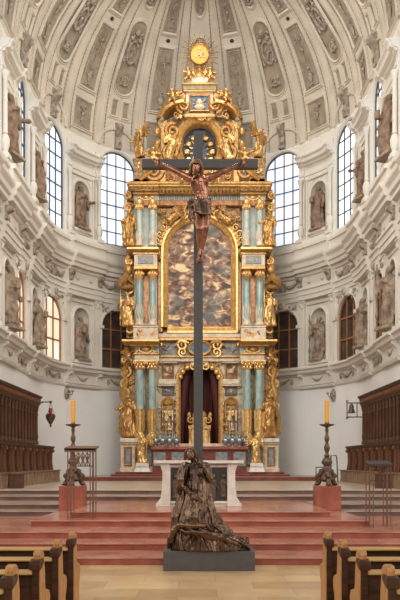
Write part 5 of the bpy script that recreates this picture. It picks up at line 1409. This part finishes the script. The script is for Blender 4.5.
def stand_right():
    D0, D1 = 15.35, 15.75; u0, u1 = X(368.5, D0), X(392.5, D0); z0 = RI * 3; zt = Z(462.5, D0)
    root = empty('lectern_stand', ((u0 + u1) / 2, 15.55, z0), 'thin dark iron lectern with small bookrest on the right steps', 'lectern')
    m = MB(); m.prismU([(-D1 - .02, zt + .04), (-D1 - .02, zt + .0), (-D0 + .04, zt - .07), (-D0 + .04, zt - .03)][::-1], u0, u1); build(m, 'bookrest', 'iron', root, bevel=.004)
    for x in (u0 + .03, u0 + .10, u1 - .10, u1 - .03):
        for d in (D0, D1 - .05): m = MB(); m._box(x - .009, x + .009, z0, zt - .02, -d - .02, -d); build(m, 'leg', 'rack_iron', root)
    m = MB(); m.tube([(u0 + .10, zt - .08, -D0), ((u0 + u1) / 2 - .03, zt - .2, -D0), ((u0 + u1) / 2, zt - .22, -D0), ((u0 + u1) / 2 + .03, zt - .2, -D0), (u1 - .10, zt - .08, -D0)], .012, 6); build(m, 'brace', 'iron', root)
    m = MB(); m._box(u0 + .02, u1 - .02, z0 + .42, z0 + .44, -D0 - .018, -D0 - .002); m._box(u0 + .02, u1 - .02, zt - .38, zt - .36, -D0 - .018, -D0 - .002); build(m, 'cross_rail', 'iron', root)
stand_right()

# ------------------------------------------------------------------ choir stalls
def stalls(q):
    sd = sdn[q]; yf, ye = 22.75, 30.6; zb = ZC
    def qb(mb, x0, x1, z0, z1, y0, y1): a, b = sorted((q * x0, q * x1)); mb._box(a, b, z0, z1, -y1, -y0)
    def qprof(mb, poly, y0, y1):           # polygon (x, z) extruded in depth
        pl = [(q * a, b) for a, b in poly]
        if q < 0: pl = pl[::-1]
        mb.prism(pl, -y1, -y0)
    root = empty('choir_stalls', (q * 6.4, ye, zb), 'carved dark wooden choir stalls with tall back along the %s wall' % sd, 'choir stalls', 'choir stalls along the side walls')
    def S(mb, name, m, par=None, **kw): return build(mb, name, m, par or root, **kw)
    zh = 4.42
    m = MB(); qb(m, 6.78, 6.93, zb, zh - .35, yf, ye); S(m, 'back_wall', 'stall_wood')
    m = MB(); qprof(m, [(6.93, zh - .42), (6.58, zh - .42), (6.58, zh - .36), (6.54, zh - .34), (6.54, zh - .12), (6.48, zh - .08), (6.43, zh), (6.93, zh)], yf, ye + .12); S(m, 'cornice', 'stall_wood', bevel=.01)
    m = MB(); n_ = 34
    for i in range(n_):
        y = yf + (ye - yf) * (i + .5) / n_; m.tube([(q * 6.53, zh - .32, -y - .12), (q * 6.50, zh - .16, -y), (q * 6.53, zh - .32, -y + .12)], [.015, .03, .015], 5); m.blob((q * 6.52, zh - .22, -y), (.03, .045, .05), 6, 4)
    S(m, 'carved_frieze', 'stall_wood_red')
    zs = zb + 1.55; n_ = 16
    for i in range(n_ + 1):
        y = yf + (ye - yf - .05) * i / n_
        m = MB(); m.lathe([(.085, zs), (.085, zs + .1), (.05, zs + .16), (.07, zs + .3), (.055, zs + .45), (.05, zh - .8), (.075, zh - .74), (.05, zh - .68), (.085, zh - .5), (.09, zh - .42)], q * 6.66, -y, 8)
        m._box(*sorted((q * 6.68, q * 6.79)), zs, zh - .42, -y - .05, -y + .05); S(m, 'colonnette', 'stall_wood')
    for i in range(n_):
        y = yf + (ye - yf - .05) * (i + .5) / n_
        m = MB(); qb(m, 6.74, 6.79, zs + .15, zh - .6, y - .17, y + .17); S(m, 'back_panel', 'stall_wood_red')
    # upper row of seats (dividers) and the desk front before it
    m = MB(); qb(m, 6.52, 6.78, zb, zb + .45, yf, ye - .1); S(m, 'seat_bench', 'stall_wood')
    # lower front with consoles
    fr = MB(); zt = zb + 1.50; yl = ye + 1.7
    qb(fr, 6.44, 6.52, zb + .0, zt - .12, yf, yl); S(fr, 'front_row_back', 'stall_wood_red')
    m = MB(); qprof(m, [(6.54, zt - .12), (6.34, zt - .12), (6.28, zt - .05), (6.25, zt), (6.56, zt)], yf, yl + .1); S(m, 'front_row_rail', 'stall_wood', bevel=.01)
    for i in range(18):
        y = yf + (yl - yf - .04) * i / 17
        m = MB(); qprof(m, [(6.46, zb + .32), (6.24, zb + .34), (6.24, zb + .42), (6.31, zb + .50), (6.36, zb + .80), (6.35, zb + 1.2), (6.29, zb + 1.32), (6.29, zt - .12), (6.46, zt - .12)], y - .04, y + .04)
        m.blob((q * 6.30, zt - .2, -y), (.05, .07, .05), 8, 5); S(m, 'stall_divider', 'stall_wood_red' if i % 2 else 'stall_wood')
    m = MB(); qb(m, 6.24, 6.44, zb, zb + .34, yf, yl); S(m, 'front_seat', 'stall_wood')
    # kneeling front of pale panelled wood
    kb = empty('kneeler_front', (q * 6.14, 27, ZC), 'low pale panelled wooden kneeler front before the %s choir stalls' % sd, 'kneeler', 'panelled kneeler fronts')
    m = MB(); yk = ye + 2.0; qb(m, 6.10, 6.17, zb, zb + .46, yf, yk); build(m, 'front_board', 'stall_front', kb)
    m = MB(); qprof(m, [(6.20, zb + .46), (6.05, zb + .46), (6.03, zb + .5), (6.21, zb + .5)], yf, yk); build(m, 'rail', 'stall_front', kb)
    m = MB(); qb(m, 6.07, 6.10, zb, zb + .07, yf, yk); build(m, 'base_strip', 'stall_front', kb)
    for i in range(22):
        y = yf + (yk - yf) * (i + .5) / 22
        m = MB(); qb(m, 6.085, 6.105, zb + .11, zb + .42, y - .07, y + .07); build(m, 'raised_panel', 'stall_front', kb)
        m = MB(); qb(m, 6.06, 6.11, zb + .07, zb + .44, y - .26, y - .20); build(m, 'small_pilaster', 'stall_front', kb)
    # dark box before the kneeler
    m = MB(); D = 23.6
    px0, px1 = ((9, 22) if q < 0 else (377, 391))
    m._box(X(px0, D), X(px1, D), zb, zb + .42, -D - .3, -D); m._box(X(px0, D) - .02, X(px1, D) + .02, zb + .42, zb + .45, -D - .32, -D + .02)
    tag(build(m, 'wooden_box', 'stall_wood', bevel=.01), 'plain dark wooden box on the floor before the %s kneeler front' % sd, 'box', 'dark wooden boxes')
stalls(-1); stalls(1)

# ------------------------------------------------------------------ wall lamp, bell, sconces, barrier
def bracket_lamp():
    D = 31.05; x = X(50.5, D)
    root = empty('sanctuary_lamp', (-6.97, D, Z(408, D)), 'red and gold hanging sanctuary lamp on an iron wall bracket, left of the candle', 'lamp')
    zt = Z(402, D)
    m = MB(); m.tube([(-6.97, zt, -D), (x, zt, -D)], .022, 6); m.tube([(-6.94, zt + .04, -D), (-6.94, zt - .32, -D)], .02, 6); m.tube([(-6.94, zt - .28, -D), (-6.7, zt - .1, -D), (-6.45, zt, -D)], .014, 6); build(m, 'bracket', 'iron', root)
    m = MB(); zl = Z(417, D)
    m.blob((x, zt + .0, -D), (.07, .05, .07))
    for i in range(3): a = 2 * PI * i / 3; m.tube([(x, zt, -D), (x + .17 * cos(a), zl + .12, -D + .17 * sin(a))], .008, 5)
    build(m, 'chains', 'iron', root)
    m = MB(); m.lathe([(.02, -.42), (.05, -.38), (.03, -.33), (.1, -.22), (.19, -.06), (.21, .06), (.16, .1), (.18, .13)], x, -D, 14, v0=zl); build(m, 'lamp_bowl', 'bronze_old', root)
    m = MB(); m.lathe([(.06, .1), (.08, .2), (.07, .36), (.05, .37)], x, -D, 12, v0=zl); build(m, 'red_glass', 'lamp_glass', root)
bracket_lamp()
def bell():
    D = 31.0; x = X(351.5, D)
    root = empty('wall_bell', (6.3, D, Z(417, D)), 'small sanctuary bell in a square iron frame beside the right choir stalls', 'bell')
    z0, z1 = Z(417, D), Z(403, D); xa, xb = X(347, D), 6.97
    m = MB()
    m.tube([(xa, z1, -D), (xb, z1, -D)], .022, 6); m.tube([(xa, z0, -D), (xb, z0, -D)], .022, 6); m.tube([(xa, z0 - .06, -D), (xa, z1 + .06, -D)], .02, 6); m.tube([(X(357, D), z0, -D), (X(357, D), z1, -D)], .02, 6)
    m.spiral(xa, z1 + .06, -D, .06, 1.2, .014); m.spiral(xa, z0 - .06, -D, .06, 1.2, .014); build(m, 'bracket_frame', 'iron', root)
    m = MB(); m.lathe([(.17, -.34), (.15, -.3), (.1, -.15), (.09, -.02), (.05, .03), (.03, .06)], x, -D, 14, v0=z1 - .08); build(m, 'bell_body', 'bronze_old', root)
bell()
for q in (-1, 1):
    k = 62.5 if q < 0 else 62.5; s = q * R_(62.5) * R; f0 = lambda u, v, d: P(s + u, v, d)
    m = MB(f0); z = 4.95 if q < 0 else 4.85
    m.blob((0, z, .05), (.2, .3, .05), 12, 7); m.spiral(0, z, .12, .15, 1.3, .05); m.tube([(0, z - .05, .1), (.05, z - .1, .3), (0, z + .03, .38)], [.035, .03, .03], 6)
    m.lathe([(.05, z + .03), (.09, z + .08), (.07, z + .1)], 0, .38, 8)
    tag(build(m, 'wall_sconce', 'stucco_relief'), 'grey cross-shaped wall sconce on the %s white wall under the cornice' % sdn[q], 'sconce', 'wall sconces under the cornice')
m = MB(); D = 30.5
xa, xb = X(331, D), X(338, D); m.tube([(xa, ZC, -D), (xa, ZC + 1.1, -D), (xb - .08, ZC + 1.1, -D), (xb - .05, ZC + 1.0, -D), (xb, ZC, -D)], .025, 6); m.tube([(X(316, D), ZC + .62, -D), (xa, ZC + .62, -D)], .02, 6)
m.tube([(X(316, D), ZC, -D), (X(316, D), ZC + .62, -D)], .02, 6)
tag(build(m, 'barrier_rail', 'iron'), 'thin black metal barrier rail by the white wall behind the right candlestick', 'barrier')

# ------------------------------------------------------------------ pews
PY = [7.35, 6.57, 5.79, 4.95]
def pew(q, y, lab, proto=None):
    root = empty('pew', (q * 1.27, y, 0), lab, 'pew', 'wooden pews on the nave floor')
    xi = 1.235; xo = 4.4
    def prof(poly, x0, x1, name, m, par=root, **kw):
        mb = MB(); a, b = sorted((q * x0, q * x1)); pl = [(-(y + yy), zz) for yy, zz in poly]; mb.prismU(pl, a, b); return build(mb, name, m, par, **kw)
    # bench end: scroll on top, waist, swelling arm towards the altar
    e = [(0, 0), (0, .96), (.01, 1.0), (.0, 1.03), (.02, 1.06), (.09, 1.065), (.13, 1.05), (.16, 1.02), (.17, .96), (.19, .88), (.20, .78), (.22, .73), (.25, .72), (.30, .72), (.37, .70), (.40, .65), (.38, .58), (.33, .52), (.32, .40), (.36, .30), (.36, .12), (.40, .06), (.40, 0)]
    en = prof(e, xi, xi + .055, 'bench_end', 'pew_oak', bevel=.006)
    prof([(-.02, .0), (-.02, .93), (.008, .93), (.008, 0)], xi + .004, xi + .058, 'end_post', 'pew_dark', par=en)
    mb = MB(); a, b = sorted((q * (xi - .012), q * (xi + .075))); 
    mb.prismU([(-(y - .045), .915), (-(y - .05), .96), (-(y - .035), .985), (-(y + .02), 1.0), (-(y + .09), 1.0), (-(y + .10), .96), (-(y + .03), .93)][::1], a, b); build(mb, 'end_scroll', 'pew_dark', en, bevel=.008)
    prof([(.01, .0), (.01, .89), (.035, .89), (.035, 0)], xi + .055, xo, 'back_board', 'pew_dark')
    n_ = 5
    for i in range(n_):
        x0 = xi + .16 + (xo - xi - .2) * i / n_; x1 = x0 + (xo - xi - .2) / n_ - .12
        prof([(.0, .2), (.0, .72), (.012, .72), (.012, .2)], x0, x1, 'back_panel', 'pew_dark', bevel=.004)
    prof([(-.06, .885), (-.065, .90), (.05, .915), (.06, .90), (.05, .885)], xi + .055, xo, 'top_rail', 'pew_rail', bevel=.004)
    prof([(.04, .42), (.04, .45), (.36, .45), (.37, .42)], xi + .055, xo, 'seat', 'pew_oak')
    prof([(-.16, .16), (-.16, .2), (-.01, .2), (-.01, .16)], xi + .06, xo, 'kneeler', 'pew_dark')
nth = ['first from the altar steps', 'second from the altar steps', 'third from the altar steps', 'nearest the bottom edge']
for q in (-1, 1):
    for i, y in enumerate(PY): pew(q, y, 'wooden pew with carved scroll bench end, %s row, %s %s' % (nth[i], sdn[q], 'side') if i < 3 else 'cropped wooden pew nearest the bottom edge of the photo, %s side' % sdn[q])

# ------------------------------------------------------------------ camera, light, view
cam = bpy.data.cameras.new('camera'); co = bpy.data.objects.new('camera', cam); COL.objects.link(co)
co.location = (0, 0, CAMZ); co.rotation_euler = (PI / 2, 0, 0)
cam.sensor_fit = 'VERTICAL'; cam.sensor_height = 36; cam.lens = FP / 600 * 36; cam.shift_y = (HOR - 300) / 600
cam.clip_end = 200
scn.camera = co
w = bpy.data.worlds.new('world'); scn.world = w; w.use_nodes = True
nt = w.node_tree; bg = nt.nodes['Background']
# made-up surroundings: dim nave, bright stripes as windows, shaped for contrast in reflections
tc = nt.nodes.new('ShaderNodeTexCoord'); sp = nt.nodes.new('ShaderNodeSeparateXYZ'); nt.links.new(tc.outputs['Generated'], sp.inputs[0])
def mth(op, a, b=None):
    n = nt.nodes.new('ShaderNodeMath'); n.operation = op
    for i, v in enumerate((a, b)):
        if v is None: continue
        if isinstance(v, (int, float)): n.inputs[i].default_value = v
        else: nt.links.new(v, n.inputs[i])
    return n.outputs[0]
azi = mth('ARCTAN2', sp.outputs[0], mth('MULTIPLY', sp.outputs[1], -1.0))
st = mth('GREATER_THAN', mth('SINE', mth('MULTIPLY', azi, 9.0)), .15)
el = mth('MULTIPLY', mth('GREATER_THAN', sp.outputs[2], .12), mth('LESS_THAN', sp.outputs[2], .62))
light_bands = mth('MULTIPLY', st, el)
fac = mth('ADD', mth('MULTIPLY', light_bands, 2.3), .36)
bg.inputs[0].default_value = (1.0, .965, .92, 1)
nt.links.new(fac, bg.inputs[1])
def area(name, loc, target, sx, sy, power, col=(1, .95, .88)):
    l = bpy.data.lights.new(name, 'AREA'); l.shape = 'RECTANGLE'; l.size = sx; l.size_y = sy; l.energy = power; l.color = col
    o = bpy.data.objects.new(name, l); COL.objects.link(o); o.location = loc
    o.rotation_euler = (Vector(target) - Vector(loc)).to_track_quat('-Z', 'Y').to_euler(); return o
area('nave_fill_light', (-5.5, 12, 15), (2, 34, 8), 4, 4, 750)  # added unseen area light, standing in for daylight from the nave
area('nave_fill_light_right', (5.5, 12, 15), (-2, 34, 8), 4, 4, 350)  # second added fill light, weaker so that the left side dominates
area('vault_fill_light', (0, 30.5, 23.2), (0, 31.5, 5), 4, 3, 620, (1, .95, .88))  # added fill light above the view, grazes the walls to model the relief
area('choir_fill_light', (0, 22, 14), (0, 35, 10), 3, 2, 340, (1, .86, .66))  # added warm fill light to brighten altar and apse, no fixture there
vs = scn.view_settings
scn.display_settings.display_device = 'sRGB'
vs.view_transform = 'Standard'; vs.look = 'None'; vs.exposure = 0.32; vs.gamma = 1; vs.use_curve_mapping = False
